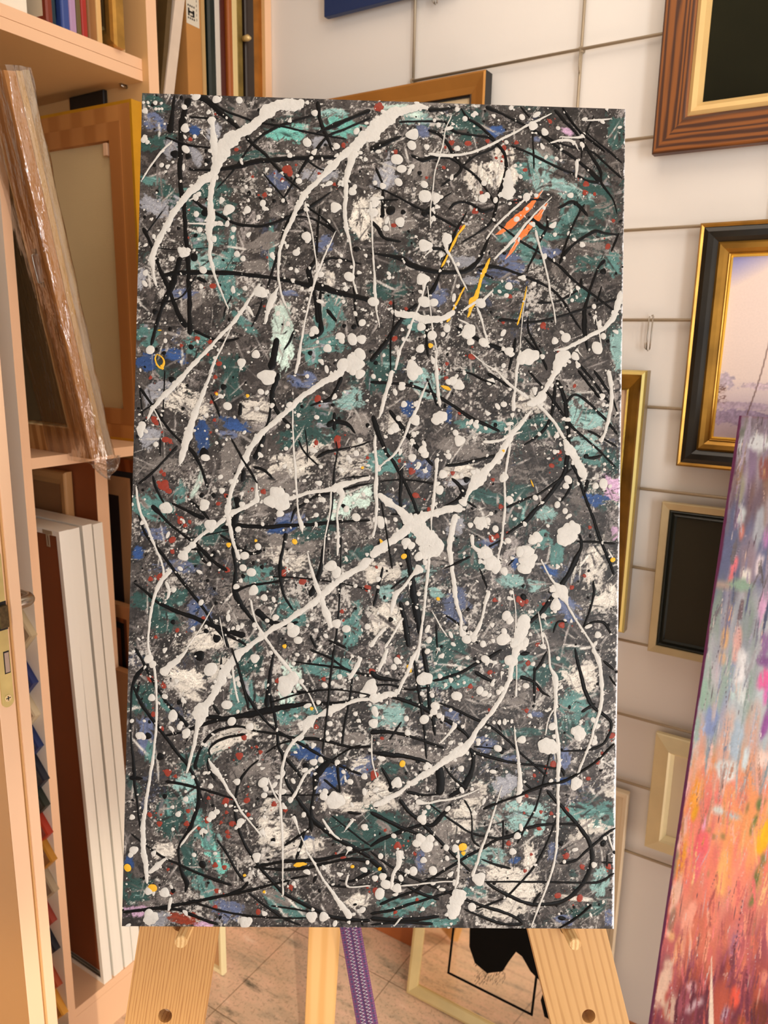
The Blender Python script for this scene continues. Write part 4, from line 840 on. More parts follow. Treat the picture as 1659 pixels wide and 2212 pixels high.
for c, txt in PATCH.items():
    q = txt.split()
    i = 0
    for tok in q:
        a = tok.split(',')
        x, y, rx, ry, ang = map(float, a[:5]); k = a[5]; cov = float(a[6])
        u, v = crop_uv(c, x, y); s = crop_k(c) * g
        gx, gy = (u + CW / 2) * g, (CH / 2 - v) * g
        col = np.array(KEY[k], float) * R.uniform(.93, 1.06)
        th = math.radians(ang)
        L, W = rx * s, ry * s
        if ry > rx * 1.2: L, W, th = ry * s, rx * s, th + math.pi / 2
        cv = cov if k not in 'wg' else cov * .8
        P.smear(gx, gy, L * 1.05, W * 1.05, th, col, cv + .2, .22, .5, R.uniform(-.2, .2))
        if k in 'tTAab':
            for _ in range(5):   # streaks of half-mixed paint inside the patch
                c2 = np.array(KEY[R.choice(list('tTALg' if k != 'b' else 'bBLg'))], float) * R.uniform(.8, 1.15)
                P.smear(gx + R.normal() * L * .45, gy + R.normal() * W * .45, L * R.uniform(.2, .6), W * R.uniform(.06, .25), th + R.normal() * .25, c2, R.uniform(.4, .8), .5, .6)
            for _ in range(3):   # ground showing back through
                P.smear(gx + R.normal() * L * .6, gy + R.normal() * W * .6, L * R.uniform(.1, .35), W * R.uniform(.1, .35), th + R.normal() * .6, (66, 60, 58), .8, .4, .8)
        if k in 'wM':
            for _ in range(6):
                P.smear(gx + R.normal() * L * .5, gy + R.normal() * W * .5, L * R.uniform(.3, .8), W * R.uniform(.05, .2), th + R.normal() * .3, [(232, 228, 218), (150, 144, 140), (84, 78, 76)][R.randint(3)], .6, .5, .6)
# thin light and dark scratches over everything
for i in range(4200):
    c = [(202, 198, 192), (168, 162, 158), (118, 112, 110), (38, 36, 36), (214, 210, 204)][R.choice(5, p=[.12, .25, .28, .25, .1])]
    P.smear(R.uniform(0, NX), R.uniform(0, NY), R.uniform(4, 22), R.uniform(.5, 2.2), R.uniform(0, 3.14), c, R.uniform(.3, .7), .4, .7, R.uniform(-.8, .8))
# dusting of pin-point white and dark spatter
nd = 15000
dx = R.randint(0, NX, nd); dy = R.randint(0, NY, nd); keep = P.noise[dy, dx] + R.rand(nd) * .6 > .72
P.a[dy[keep], dx[keep]] = P.a[dy[keep], dx[keep]] * .25 + np.array((214, 210, 200)) * .75
dx = R.randint(0, NX, 4000); dy = R.randint(0, NY, 4000); P.a[dy, dx] *= .4
# primed white at the right-hand fold, with the light it catches painted in
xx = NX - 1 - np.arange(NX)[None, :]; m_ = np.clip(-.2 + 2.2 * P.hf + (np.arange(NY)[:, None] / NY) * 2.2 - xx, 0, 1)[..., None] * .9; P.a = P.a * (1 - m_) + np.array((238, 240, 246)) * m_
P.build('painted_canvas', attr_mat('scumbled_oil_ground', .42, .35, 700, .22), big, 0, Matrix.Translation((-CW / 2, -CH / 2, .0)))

def paint_mat(name, rgb, rough, bump=.25, scale=320, var=.05, spec=.3):
    return mat(name, rgb, rough, bump=bump, scale=scale, var=var, vscale=60, spec=spec)
M_white = paint_mat('white_enamel', (200, 198, 193), .45, .4, 260)
M_blk = paint_mat('black_enamel', (9, 9, 10), .42, .12, 200, .05, .14)
M_red = paint_mat('rust_red_enamel', (138, 50, 34), .4); M_yel = paint_mat('yellow_enamel', (222, 172, 42), .4); M_org = paint_mat('orange_enamel', (246, 118, 54), .4)
PMATS = [M_white, M_blk, M_red, M_yel, M_org]
class Drip(MB):
    def stroke(s, pts, mi, z, hgt, jit, seed):
        """pts: (u, v, width). rounded bead of paint along a smooth line with a lumpy outline"""
        r = random.Random(seed)
        P_ = [Vector(p) for p in pts]
        if len(P_) < 2: return
        P_ = [P_[0] * 2 - P_[1]] + P_ + [P_[-1] * 2 - P_[-2]]
        out = []
        for k in range(1, len(P_) - 2):
            a, b2, c, d = P_[k - 1], P_[k], P_[k + 1], P_[k + 2]
            n = max(2, int((Vector(b2[:2]) - Vector(c[:2])).length / .0017))
            for i in range(n):
                t = i / n
                q = .5 * ((2 * b2) + (c - a) * t + (2 * a - 5 * b2 + 4 * c - d) * t * t + (3 * b2 - a - 3 * c + d) * t ** 3)
                w_ = b2[2] * (1 - t) + c[2] * t
                out.append((q[0], q[1], max(.0006, w_)))
        out.append((P_[-2][0], P_[-2][1], max(.0006, P_[-2][2])))
        if len(out) < 2: return
        # lumps
        ph = [r.uniform(0, 6.28) for _ in range(6)]; fr = [r.uniform(150, 260), r.uniform(330, 520), r.uniform(700, 1000)]
        L = 0; i0 = len(s.v); prev = None; m = len(out)
        prof = [(-1, 0), (-.72, .72), (0, 1), (.72, .72), (1, 0)]
        for k, (x, y, w_) in enumerate(out):
            if prev: L += math.hypot(x - prev[0], y - prev[1])
            prev = (x, y)
            ax, ay = out[max(0, k - 1)][:2]; bx, by = out[min(m - 1, k + 1)][:2]
            tx, ty = bx - ax, by - ay; l = math.hypot(tx, ty) or 1; nx, ny = -ty / l, tx / l
            e = min(1, math.sqrt(min(k + .35, m - 1 - k + .35) / 2.2))
            jl = 1 + jit * (math.sin(L * fr[0] + ph[0]) * .5 + math.sin(L * fr[1] + ph[1]) * .35 + math.sin(L * fr[2] + ph[2]) * .25 + r.uniform(-.12, .12))
            jr = 1 + jit * (math.sin(L * fr[0] * 1.1 + ph[3]) * .5 + math.sin(L * fr[1] * .9 + ph[4]) * .35 + math.sin(L * fr[2] + ph[5]) * .25 + r.uniform(-.12, .12))
            for q, h in prof:
                h_w = w_ / 2 * e * (jl if q < 0 else jr)
                u, v = clampuv(x + nx * q * h_w, y + ny * q * h_w)
                s.v.append((u, v, z + h * min(hgt, w_ * .35)))
        for k in range(m - 1):
            for j in range(4):
                a = i0 + k * 5 + j; s.f.append((a, a + 1, a + 6, a + 5)); s.mi.append(mi); s.sm.append(True)
    def blob(s, u, v, rad, mi, z, hgt, jit, r, seg=0, asp=1.0, ang=0.0):
        if abs(u) > CW / 2 or abs(v) > CH / 2: return
        seg = seg or max(7, min(34, int(rad * 9000)))
        i0 = len(s.v); ph = r.uniform(0, 6.28); ph2 = r.uniform(0, 6.28); k2 = r.choice((2, 3)); k3 = r.choice((5, 6, 7))
        c, sn = math.cos(ang), math.sin(ang)
        rings = ((1, 0), (.8, .75), (.4, 1)) if seg > 8 else ((1, 0), (.6, .9))
        for f, h in rings:
            for j in range(seg):
                t = 6.28318 * j / seg
                q = rad * f * (1 + jit * (math.sin(t * k2 + ph) * .75 + math.sin(t * k3 + ph2) * (.12 if rad < .008 else .4)))
                x, y = q * math.cos(t) * asp, q * math.sin(t)
                uu, vv = clampuv(u + x * c - y * sn, v + x * sn + y * c)
                s.v.append((uu, vv, z + h * hgt))
        s.v.append((u, v, z + hgt)); ce = len(s.v) - 1; nr = len(rings)
        for q in range(nr - 1):
            for j in range(seg):
                a = i0 + q * seg + j; b2 = i0 + q * seg + (j + 1) % seg
                s.f.append((a, b2, b2 + seg, a + seg)); s.mi.append(mi); s.sm.append(True)
        for j in range(seg):
            a = i0 + (nr - 1) * seg
            s.f.append((a + j, a + (j + 1) % seg, ce)); s.mi.append(mi); s.sm.append(True)
def parse(txt):
    for line in txt.strip().splitlines():
        c, *pts = line.split()
        out = []
        for p in pts:
            x, y, w_ = map(float, p.split(',')); u, v = crop_uv(c, x, y); out.append((u, v, w_ * crop_k(c)))
        yield out
def dots(D):
    for c, txt in D.items():
        for p in txt.split():
            x, y, r_ = map(float, p.split(',')); u, v = crop_uv(c, x, y); yield u, v, r_ * crop_k(c)
rd = random.Random(11)
D_ = Drip()
for i, (u, v, r_) in enumerate(dots(RDOTS)):
    D_.blob(u, v, r_, 2, .0001 + i * 2e-7, .0004, .18, rd)
    for _ in range(3): D_.blob(u + rd.gauss(0, r_ * 1.6), v + rd.gauss(0, r_ * 1.6), r_ * rd.uniform(.12, .35), 2, .0001, .0002, .2, rd)
for i, s_ in enumerate(parse(ORANGE)):
    D_.stroke(s_, 4, .00025, .0005, .3, 900 + i)
    # pale edges dragged beside the orange
    for off in (-1, 1): D_.stroke([(u + off * w_ * .55, v + off * w_ * .4, .0011) for u, v, w_ in s_], 0, .0003, .0004, .4, 920 + i)
for i, s_ in enumerate(parse(YELLOW)): D_.stroke(s_, 3, .0006 + i * 1e-6, .0005, .35, 940 + i)
for u, v, r_ in dots(YDOTS): D_.blob(u, v, r_, 3, .0012, .0005, .12, rd)
bl = list(parse(BLACK))
for i, s_ in enumerate(bl): D_.stroke([(u, v, w_ * 1.15) for u, v, w_ in s_], 1, .0002 + (i % 40) * 6e-6, .0006, .2, i)
for u, v, r_ in dots(KDOTS): D_.blob(u, v, r_, 1, .0004, .0006, .12, rd)
for i in range(420):
    D_.blob(rd.uniform(-.3, .3), rd.uniform(-.508, .508), rd.uniform(.0005, .0019), 1, .0003, .0004, .15, rd, asp=rd.uniform(1, 1.6), ang=rd.uniform(0, 3))
wl = list(parse(WHITE))
for i, s_ in enumerate(wl):
    D_.stroke(s_, 0, .00075 + (i % 40) * 5e-6, .0008, .27, 300 + i)
    # beads thrown off beside the line
    for u, v, w_ in s_:
        for _ in range(2):
            a = rd.uniform(0, 6.28); d = w_ * rd.uniform(.45, .62)
            D_.blob(u + math.cos(a) * d, v + math.sin(a) * d, w_ * rd.uniform(.12, .26) + .0003, 0, .0008, .0005, .2, rd)
wd = list(dots(WDOTS))
for i, (u, v, r_) in enumerate(wd): D_.blob(u, v, r_, 0, .0009 + (i % 30) * 4e-6, min(.0009, r_ * .3), .1 if r_ < .006 else .16, rd, asp=rd.choice((1, 1, 1.08, 1.2)), ang=rd.uniform(0, 3.14))
# satellites cluster around the traced splashes and lines
src = [(u, v) for u, v, r_ in wd] + [(u, v) for s_ in wl for u, v, w_ in s_]
for i in range(2300):
    if rd.random() < .55:
        u, v = rd.choice(src); u += rd.gauss(0, .016); v += rd.gauss(0, .016)
    else: u, v = rd.uniform(-.3, .3), rd.uniform(-.508, .508)
    r_ = .00045 + .0011 * rd.random() ** 2 + (.0018 * rd.random() if rd.random() < .12 else 0)
    D_.blob(u, v, r_, 0, .0009, .0004, .14, rd, asp=rd.choice((1, 1, 1.3, 1.8)), ang=rd.uniform(0, 3.14))
# a few of the black lines go over the white
for i, s_ in enumerate(bl):
    if i % 6 == 0 and max(q[2] for q in s_) < .0035: D_.stroke(s_, 1, .0012, .0009, .16, i)
for i in range(420):
    u, v = rd.choice(src); u += rd.gauss(0, .02); v += rd.gauss(0, .02); r_ = rd.uniform(.0013, .0032)
    D_.blob(u, v, r_, 0, .0009, .0006, rd.uniform(.1, .3), rd, asp=rd.uniform(1, 1.7), ang=rd.uniform(0, 3.14))
    if rd.random() < .3: D_.stroke([(u, v, r_ * .9), (u + rd.gauss(0, .004), v - rd.uniform(.003, .009), r_ * .3)], 0, .0009, .0005, .2, i)
D_.build('dripped_paint', PMATS, big)
# the wrapped sides and the stretcher bars behind
mb = MB(); e = .0004; hw, hh = CW / 2, CH / 2
for a, b2 in (((-hw, -hh), (hw, -hh)), ((hw, -hh), (hw, hh)), ((hw, hh), (-hw, hh)), ((-hw, hh), (-hw, -hh))):
    mb.face([(a[0], a[1], -.0001), (b2[0], b2[1], -.0001), (b2[0], b2[1], -.019), (a[0], a[1], -.019)])
mb.build('canvas_side', mat('primed_canvas_edge', (226, 226, 226), .6, bump=.4, scale=900, var=.35, vscale=90), big)
mb = MB(); mb.ring(CW - .002, CH - .002, [(0, -.019), (0, -.004), (.045, -.004), (.045, -.019)])
mb.build('stretcher_bar', wood('stretcher_pine', (216, 180, 128), (190, 150, 100), 'Y', 12), big, Matrix.Translation((-hw + .001, -hh + .001, 0)))
# ---------------------------------------------------------------- easel
M_pine = wood('easel_pine', (192, 144, 86), (160, 108, 58), 'Y', 84, .5, 1.0, 5.0, lo=.16, hi=.46)
M_pine2 = wood('easel_pine_pale', (194, 150, 94), (172, 126, 72), 'Y', 30, .5, 1.0, 3.5, lo=.18, hi=.42)
M_dowel = wood('dowel_beech', (222, 186, 130), (196, 152, 96), 'Z', 60, .5)
ez = thing('easel', 'pale pine easel with pegged front legs holding up the dripped canvas', 'easel', Matrix.Translation((PC.x, PC.y, 0)))
EI = ez.matrix_basis.inverted()
def plank_with_holes(M, w_, y0, y1, t, holes, r=.0085):
    """board in its own frame: x across, y along, z thickness 0..-t, round peg holes drilled at y"""
    mb = MB(); hx = w_ / 2; cuts = [y0]; N = 32
    for hc in sorted(holes): cuts += [hc - hx, hc + hx]
    cuts.append(y1)
    for i in range(0, len(cuts), 2):
        mb.face([(-hx, cuts[i], 0), (hx, cuts[i], 0), (hx, cuts[i + 1], 0), (-hx, cuts[i + 1], 0)])
        mb.face([(-hx, cuts[i], -t), (-hx, cuts[i + 1], -t), (hx, cuts[i + 1], -t), (hx, cuts[i], -t)])
    for hc in holes:
        for z in (0, -t):
            for k in range(N):
                a0, a1 = 2 * math.pi * k / N, 2 * math.pi * (k + 1) / N
                def sq(a):
                    c, s_ = math.cos(a), math.sin(a); m = max(abs(c), abs(s_)); return (hx * c / m, hc + hx * s_ / m, z)
                q = [(r * math.cos(a0), hc + r * math.sin(a0), z), sq(a0), sq(a1), (r * math.cos(a1), hc + r * math.sin(a1), z)]
                mb.face(q if z == 0 else q[::-1])
        for k in range(N):
            a0, a1 = 2 * math.pi * k / N, 2 * math.pi * (k + 1) / N
            mb.face([(r * math.cos(a0), hc + r * math.sin(a0), 0), (r * math.cos(a1), hc + r * math.sin(a1), 0), (r * math.cos(a1), hc + r * math.sin(a1), -t), (r * math.cos(a0), hc + r * math.sin(a0), -t)], 0, True)
    mb.face([(-hx, y0, 0), (-hx, y1, 0), (-hx, y1, -t), (-hx, y0, -t)]); mb.face([(hx, y0, 0), (hx, y0, -t), (hx, y1, -t), (hx, y1, 0)])
    mb.face([(-hx, y0, 0), (-hx, y0, -t), (hx, y0, -t), (hx, y0, 0)]); mb.face([(-hx, y1, 0), (hx, y1, 0), (hx, y1, -t), (-hx, y1, -t)])
    return mb
PNv = PM.to_3x3().col[2]
T0 = -.0215
for (pa, pb, m_, hole) in (((390, 2003), (357.5, 2212), M_pine, (348, 2193)), ((1226, 2004), (1277.5, 2212), M_pine2, (1268, 2196))):
    A = onP(*pa, T0); B = onP(*pb, T0); d = (A - B).normalized()
    xa = d.cross(PNv).normalized(); M_ = basis(B, xa, d)
    MI = M_.inverted(); hl = MI @ onP(*hole, T0)
    foot = -(B.z + .0) / d.z + .006
    n_h = [hl.y, hl.y - .113, hl.y - .226, hl.y - .339, hl.y + .113, hl.y + .226]
    M_ = M_ @ Matrix.Translation((hl.x * .3, 0, 0))
    lg = plank_with_holes(M_, .0955, foot + .012, 1.02, .022, n_h).build('leg', m_, ez, EI @ M_)
for (end, lab) in (((390, 2035), 0), ((1243, 2040), 1)):
    E_ = onP(*end, .021); root = E_ - PNv * .0415
    # the pegs are the two dowels the canvas rests on
    E_ = E_ - PM.to_3x3().col[1] * .0005
    mb = MB(); L = .0635; seg = 40; pts = []
    Mx = basis(E_ - PNv * L, PU, PM.to_3x3().col[1])
    i0 = 0
    for z_, f in ((0, .9), (.002, 1), (L - .0015, 1), (L, .88)):
        for j in range(seg):
            a = 2 * math.pi * j / seg; rr = .0074 * f * (1 if j % 4 else .955)
            mb.v.append((rr * math.cos(a), rr * math.sin(a), z_))
    for k in range(3):
        for j in range(seg):
            mb.f.append((k * seg + j, k * seg + (j + 1) % seg, (k + 1) * seg + (j + 1) % seg, (k + 1) * seg + j)); mb.mi.append(0); mb.sm.append(False)
    mb.f.append(tuple(range(3 * seg, 4 * seg))); mb.mi.append(0); mb.sm.append(False)
    mb.f.append(tuple(range(seg))[::-1]); mb.mi.append(0); mb.sm.append(False)
    mb.build('peg', M_dowel, ez, EI @ Mx)
# cross bar high up behind the canvas and the hinged back leg
top = PC + PM.to_3x3().col[1] * .36 - PNv * .06
MB().box((-.17, -.03, -.01), (.17, .03, .01)).build('cross_bar', M_pine2, ez, EI @ basis(top + PNv * .0045, PU, PM.to_3x3().col[1]))
ft = onZ(684, 2335, 0)
# back leg: find apex so that it is seen through (701,2003) and (690,2212)
r1, r2 = ray(701, 2003), ray(690, 2212); npl = r1.cross(r2)
uo = -((top - O).dot(npl)) / (PU.dot(npl)); apex = top + PU * uo - PNv * .012
d = (apex - ft).normalized()
xa = (PU - d * PU.dot(d)).normalized(); Mb = basis(ft, xa, d)
MB().box((-.031, .012, -.012), (.031, (apex - ft).length, .012)).build('back_leg', wood('back_leg_pine', (228, 184, 124), (216, 168, 104), 'Y', 10, .5), ez, EI @ Mb, bevel=.002)

# woven strap
sA, sB = onP(756.5, 2003, -.07), onP(793.5, 2212, -.055)
d = (sA - sB).normalized(); xa = d.cross(PNv).normalized(); sl = (sA - sB).length
SM = basis(sB - d * .16, xa, d)
def strap_mat():
    m, n, l, b = nt('woven_purple_webbing')
    tc = n.new('ShaderNodeTexCoord'); sp = n.new('ShaderNodeSeparateXYZ'); l.new(tc.outputs['Object'], sp.inputs[0])
    ck = n.new('ShaderNodeTexChecker'); ck.inputs['Scale'].default_value = 330; l.new(tc.outputs['Object'], ck.inputs['Vector'])
    ck.inputs['Color1'].default_value = (*lin((104, 52, 94)), 1); ck.inputs['Color2'].default_value = (*lin((66, 66, 108)), 1)
    wv = n.new('ShaderNodeTexWave'); wv.bands_direction = 'X'; wv.inputs['Scale'].default_value = 62; l.new(tc.outputs['Object'], wv.inputs['Vector'])
    mx = n.new('ShaderNodeMix'); mx.data_type = 'RGBA'; l.new(wv.outputs['Fac'], mx.inputs[0]); l.new(ck.outputs[0], mx.inputs[6]); mx.inputs[7].default_value = (*lin((124, 72, 112)), 1)
    l.new(mx.outputs[2], b.inputs['Base Color']); b.inputs['Roughness'].default_value = .7
    w2 = n.new('ShaderNodeTexWave'); w2.bands_direction = 'Y'; w2.inputs['Scale'].default_value = 110; l.new(tc.outputs['Object'], w2.inputs['Vector'])
    bp = n.new('ShaderNodeBump'); bp.inputs['Strength'].default_value = .6; bp.inputs['Distance'].default_value = .001; l.new(w2.outputs['Fac'], bp.inputs['Height']); l.new(bp.outputs[0], b.inputs['Normal'])
    return m
st = thing('webbing_strap', 'purple and blue woven strap with two white zigzag rows hanging below the canvas', 'strap', SM)
mb = MB(); Ls = sl + .16 + .5; nseg = 160; W2 = .0137
for k in range(nseg):
    y0, y1 = Ls * k / nseg, Ls * (k + 1) / nseg
    for (xa_, xb_, za, zb_) in ((-W2, -W2 + .002, -.0008, 0), (-W2 + .002, -.001, 0, .0005), (-.001, .001, .0005, -.0002), (.001, W2 - .002, .0005, 0), (W2 - .002, W2, 0, -.0008)):
        mb.face([(xa_, y0, za), (xb_, y0, zb_), (xb_, y1, zb_), (xa_, y1, za)])
        mb.face([(xa_, y0, -.0018), (xa_, y1, -.0018), (xb_, y1, -.0018), (xb_, y0, -.0018)])
mb.build('webbing', strap_mat(), st)
mb = MB(); pitch = .0042
for cx_ in (-.0045, .0045):
    pts = []; k = 0; y = 0
    while y < Ls * .62:
        pts.append((cx_ + (.0028 if k % 2 else -.0028), y, .0014)); y += pitch / 2; k += 1
    mb.tube(pts, .0006, 5)
mb.build('zigzag_stitching', mat('white_thread', (226, 214, 222), .6), st)

# ---------------------------------------------------------------- shelf unit
su = thing('shelf_unit', 'tall peach laminate shelving unit filled with stored picture frames', 'shelving', Vector((.827, YS, 0)))
SI = su.matrix_basis.inverted()
def sbox(name, a, b2, m=M_peach, par=su, mi=None):
    mb = MB().box(a, b2)
    if mi: mb.mi = mi
    return mb.build(name, m, par, SI if par is su else None, bevel=.0008)
# face order of a box: bottom, top, -Y front, +X, back, -X
def panel(name, x0, x1, y0, y1, z0, z1, left=M_brown):
    mb = MB().box((x0, y0, z0), (x1, y1, z1)); mb.mi = [1, 1, 0, 1, 1, 2]
    return mb.build(name, [M_peach, M_brown, left], su, SI)
YD = YB - .02
pl = panel('side_panel', .827, .845, YS, YD, 0, 2.74, M_peach_side)
mb = MB()
for (hx_, hy_) in ((29, 912), (57, 1217), (129, 2040)):
    p = onX(hx_, hy_, .8268); p = SI @ p; mb = MB()
    mb.tube([(p.x, p.y, p.z), (p.x - .0003, p.y, p.z)], .0028, 14)
    mb.build('screw_hole', mat('screw_hole_dark', (70, 48, 34), .8), pl)
panel('divider_panel', 1.168, 1.194, YS, YD, 0, 2.74)
panel('side_panel', 1.524, XW - .001, YS, YD, 0, 2.74)
RT = 1.339
z_b, z_t = onY(308, 176, RT).z, onY(308, 128, RT).z; zm = (z_b + z_t) / 2
def board(x0, x1, y0, z0, z1, name='shelf_board'):
    mb = MB().box((x0, y0, z0), (x1, YD, z1)); mb.mi = [1, 0, 0, 1, 1, 1]
    return mb.build(name, [M_peach, M_brown], su, SI, bevel=.0008)
board(.845, 1.168, RT, z_b, zm - .0003); board(.845, 1.168, RT, zm + .0003, z_t)
board(.845, 1.168, YS, 1.337, 1.358)
board(1.194, 1.524, YS, 1.74, 1.76); board(1.194, 1.524, YS, 1.05, 1.07)
board(.845, 1.524, YS + .001, 2.70, 2.72)
board(.845, 1.524, YS + .001, .10, .12)
sbox('plinth', (.845, YS + .001, 0), (1.524, YS + .02, .0995))
q0, q1 = onY(204, 1000, 1.38), onY(230, 1000, 1.38)
panel('divider_panel', q0.x, q1.x, 1.38, YD, .12, 1.337, mat('shaded_brown_laminate', (150, 84, 46), .6))  # side face in a darker laminate brown, its shadow put into the colour
DX = q0.x
for (px, py) in ((272, 183), (100, 218)):
    p = onX(px, py, 1.166) if px == 272 else onY(px, py, 1.74)
    mb = MB(); mb.tube([(p.x + .002 - (0 if px == 272 else 0), p.y, z_b - .004), (p.x - .014, p.y, z_b - .004)], .003, 10); mb.box((p.x - .014, p.y - .004, z_b - .0015), (p.x, p.y + .004, z_b))
    mb.build('shelf_pin', M_steel, su, SI)

# ---------------------------------------------------------------- things stored edge-on, like books
M_hard = mat('hardboard', (150, 104, 62), .8, var=.08, vscale=20)
M_canv = mat('raw_canvas', (176, 152, 112), .9, bump=.3, scale=700, var=.06, vscale=8)
def edge_on(name, label, cat, x0, x1, z0, h, w_, m, y0=YS + .012, lean=0.0, bar=.03, back=None, group=None, lip=.004, inner=None, yaw=0.0, dz=.4):
    T = x1 - x0
    M_ = basis((x1 - .0004, y0 + w_, z0), (yaw, -1, 0), (lean, 0, 1))
    M_ = Matrix.Translation((x1 - .0004, y0, z0)) @ M_.to_3x3().to_4x4() @ Matrix.Translation((-w_, 0, 0))
    t = thing(name, label, cat, M_, group)
    T -= .0008
    mb = MB(); mb.ring(w_, h, [(0, 0), (0, T * .72), (lip * .4, T * .9), (lip, T), (bar * .55, T * .94), (bar * .8, T * .7), (bar, T * .55), (bar, 0)], [0, 0, 0, 0, 0, 1, 1, 0])
    mb.build('frame', [m, inner or m], t)
    MB().box((bar - .001, bar - .001, T * (dz - .08)), (w_ - bar + .001, h - bar + .001, T * dz)).build('backing', back or M_hard, t)
    return t
def X_(px, y=None): return onY(px, max(.42 * px - 10, 0) if y is None else y, YS + .012).x
gold1 = mat('antique_gold', (196, 148, 70), .38, .7, bump=.15, scale=60, var=.25, vscale=30)
gold2 = mat('pale_gold', (226, 196, 132), .4, .45, bump=.1, scale=60, var=.1, vscale=20)
goldb = mat('bronze_gold', (172, 112, 44), .36, .6, bump=.15, scale=50, var=.25, vscale=25)
brown_f = wood('walnut_frame', (136, 78, 40), (88, 44, 20), 'Y', 12, .45)
zt_ = z_t
G1 = 'picture frames stored upright on the top left shelf'
rows = [  # px0, px1, name, material, label
 (142, 158, 'framed_picture', mat('blue_lacquer', (52, 74, 140), .4), 'blue edge of a stored picture frame, left of the lilac one'),
 (159, 173, 'framed_picture', mat('lilac_lacquer', (176, 140, 176), .5), 'lilac edge of a stored picture frame between blue and olive ones'),
 (174, 184, 'framed_picture', mat('olive_lacquer', (104, 84, 44), .5), 'narrow olive green picture frame edge beside the red one'),
 (185, 197, 'framed_picture', mat('red_lacquer', (166, 40, 30), .4), 'bright red picture frame edge on the top left shelf'),
 (198, 217, 'framed_picture', wood('oak_brown', (160, 108, 56), (128, 80, 36), 'Y', 14), 'brown oak picture frame edge just right of the red one'),
 (218, 229, 'framed_picture', mat('raw_pine_edge', (222, 176, 112), .55), 'slim raw pine picture frame edge beside the brown oak one'),
 (230, 241, 'framed_picture', mat('black_lacquer', (20, 14, 12), .35), 'black picture frame edge next to the gold frame, top left shelf'),
]
for i, (a, b2, nm, m_, lab) in enumerate(rows):
    edge_on(nm, lab, 'picture frame', X_(a), X_(b2), zt_, .42 + .03 * (i % 3), .34, m_, group=G1, y0=RT + .004 + (.02 if i == 6 else 0))
edge_on('framed_picture', 'dark teal picture frame edge behind the small red-brown framed picture', 'picture frame', X_(128), X_(141), zt_, .4, .33, mat('teal_lacquer', (44, 62, 70), .45), group=G1, y0=RT + .02)
edge_on('framed_picture', 'pale beige picture frame edge against the brown shelf divider, top left shelf', 'picture frame', X_(268), X_(281), zt_, .46, .34, mat('beige_frame', (214, 176, 128), .5), group=G1, y0=RT + .008)
edge_on('framed_picture', 'bright gilt frame with stepped edge near the right end of the top left shelf', 'picture frame', X_(243), X_(266), zt_, .45, .33, gold1, y0=RT - .012, bar=.045, lip=.012, inner=gold2, group=G1)
# white board, red-brown framed picture and thin grey foot at the far left of the top shelf
p = onY(57, 19, RT + .01); q = onY(-30, 0, RT + .01)
MBx = MB().box((q.x, RT + .008, zt_), (p.x, RT + .02, zt_ + .4))
tag(MBx.build('foam_board', mat('white_foam_board', (244, 234, 214), .7), bevel=.001), 'white board corner leaning at the far left of the top shelf', 'board')
a0 = onY(118, 37, RT + .004)
t = thing('framed_picture', 'small picture with beige back and red-brown frame, far left of the top shelf', 'picture frame', basis((a0.x - .03, RT + .15, zt_), (.16, -1, 0), (0, 0, 1)), G1)
mb = MB(); mb.ring(.15, .35, [(0, 0), (0, .009), (.003, .012), (.011, .011), (.011, 0)]); mb.build('frame', mat('red_brown_moulding', (126, 52, 32), .45), t)
MB().box((.009, .009, .003), (.141, .341, .0105)).build('backing', mat('beige_backing', (214, 196, 166), .85), t)
edge_on('framed_picture', 'thin silver grey picture frame right behind the small red-brown one', 'picture frame', X_(122), X_(127.5), zt_, .38, .3, mat('silver_grey', (150, 140, 122), .4, .5), y0=RT + .012, bar=.012, group=G1)

# right bay, tall items cut off by the canvas below
Z2 = 1.76; G2 = 'tall frames stored upright in the upper right shelf bay'
rows = [
 (448, 462, mat('dark_green_frame', (20, 32, 26), .35), 'very dark green frame edge between cardboard and white frame', .03),
 (463, 475, mat('white_frame', (208, 200, 188), .5), 'white frame edge right of the dark green one', .02),
 (476, 489, mat('oxblood_frame', (74, 18, 6), .3), 'dark oxblood red frame edge in the upper right bay', .03),
 (490, 499, mat('chestnut_frame', (158, 84, 30), .4), 'narrow chestnut brown frame edge beside the oxblood one', .03),
 (500, 512, mat('cream_frame', (222, 198, 140), .45), 'cream frame edge in the middle of the right bay', .03),
 (513, 526, mat('olive_gilt_frame', (136, 112, 50), .45, .3, bump=.5, scale=80, var=.35, vscale=30), 'flaking olive gilt frame edge beside the black one', .04),
 (528, 545, mat('black_ribbed_frame', (46, 34, 26), .35), 'black ribbed frame edge left of the gilt brown one', .04),
 (546, 573, goldb, 'broad gilt brown frame edge against the right shelf post', .05),
]
for i, (a, b2, m_, lab, bar) in enumerate(rows):
    edge_on('framed_picture', lab, 'picture frame', X_(a, 130), X_(b2, 130), Z2, .86, .40, m_, bar=bar, group=G2, y0=YS + .006 + .004 * (i % 3))
xr = onY(526.5, 82, YS + .004)
mb = MB(); mb.tube([(xr.x + .004, YS + .008, xr.z), (xr.x + .004, YS - .006, xr.z), (xr.x + .007, YS - .012, xr.z - .001)], [.006, .007, .002], 10)
tag(mb.build('brass_peg', gold2), 'little brass peg sticking out between olive gilt and black frames', 'peg')
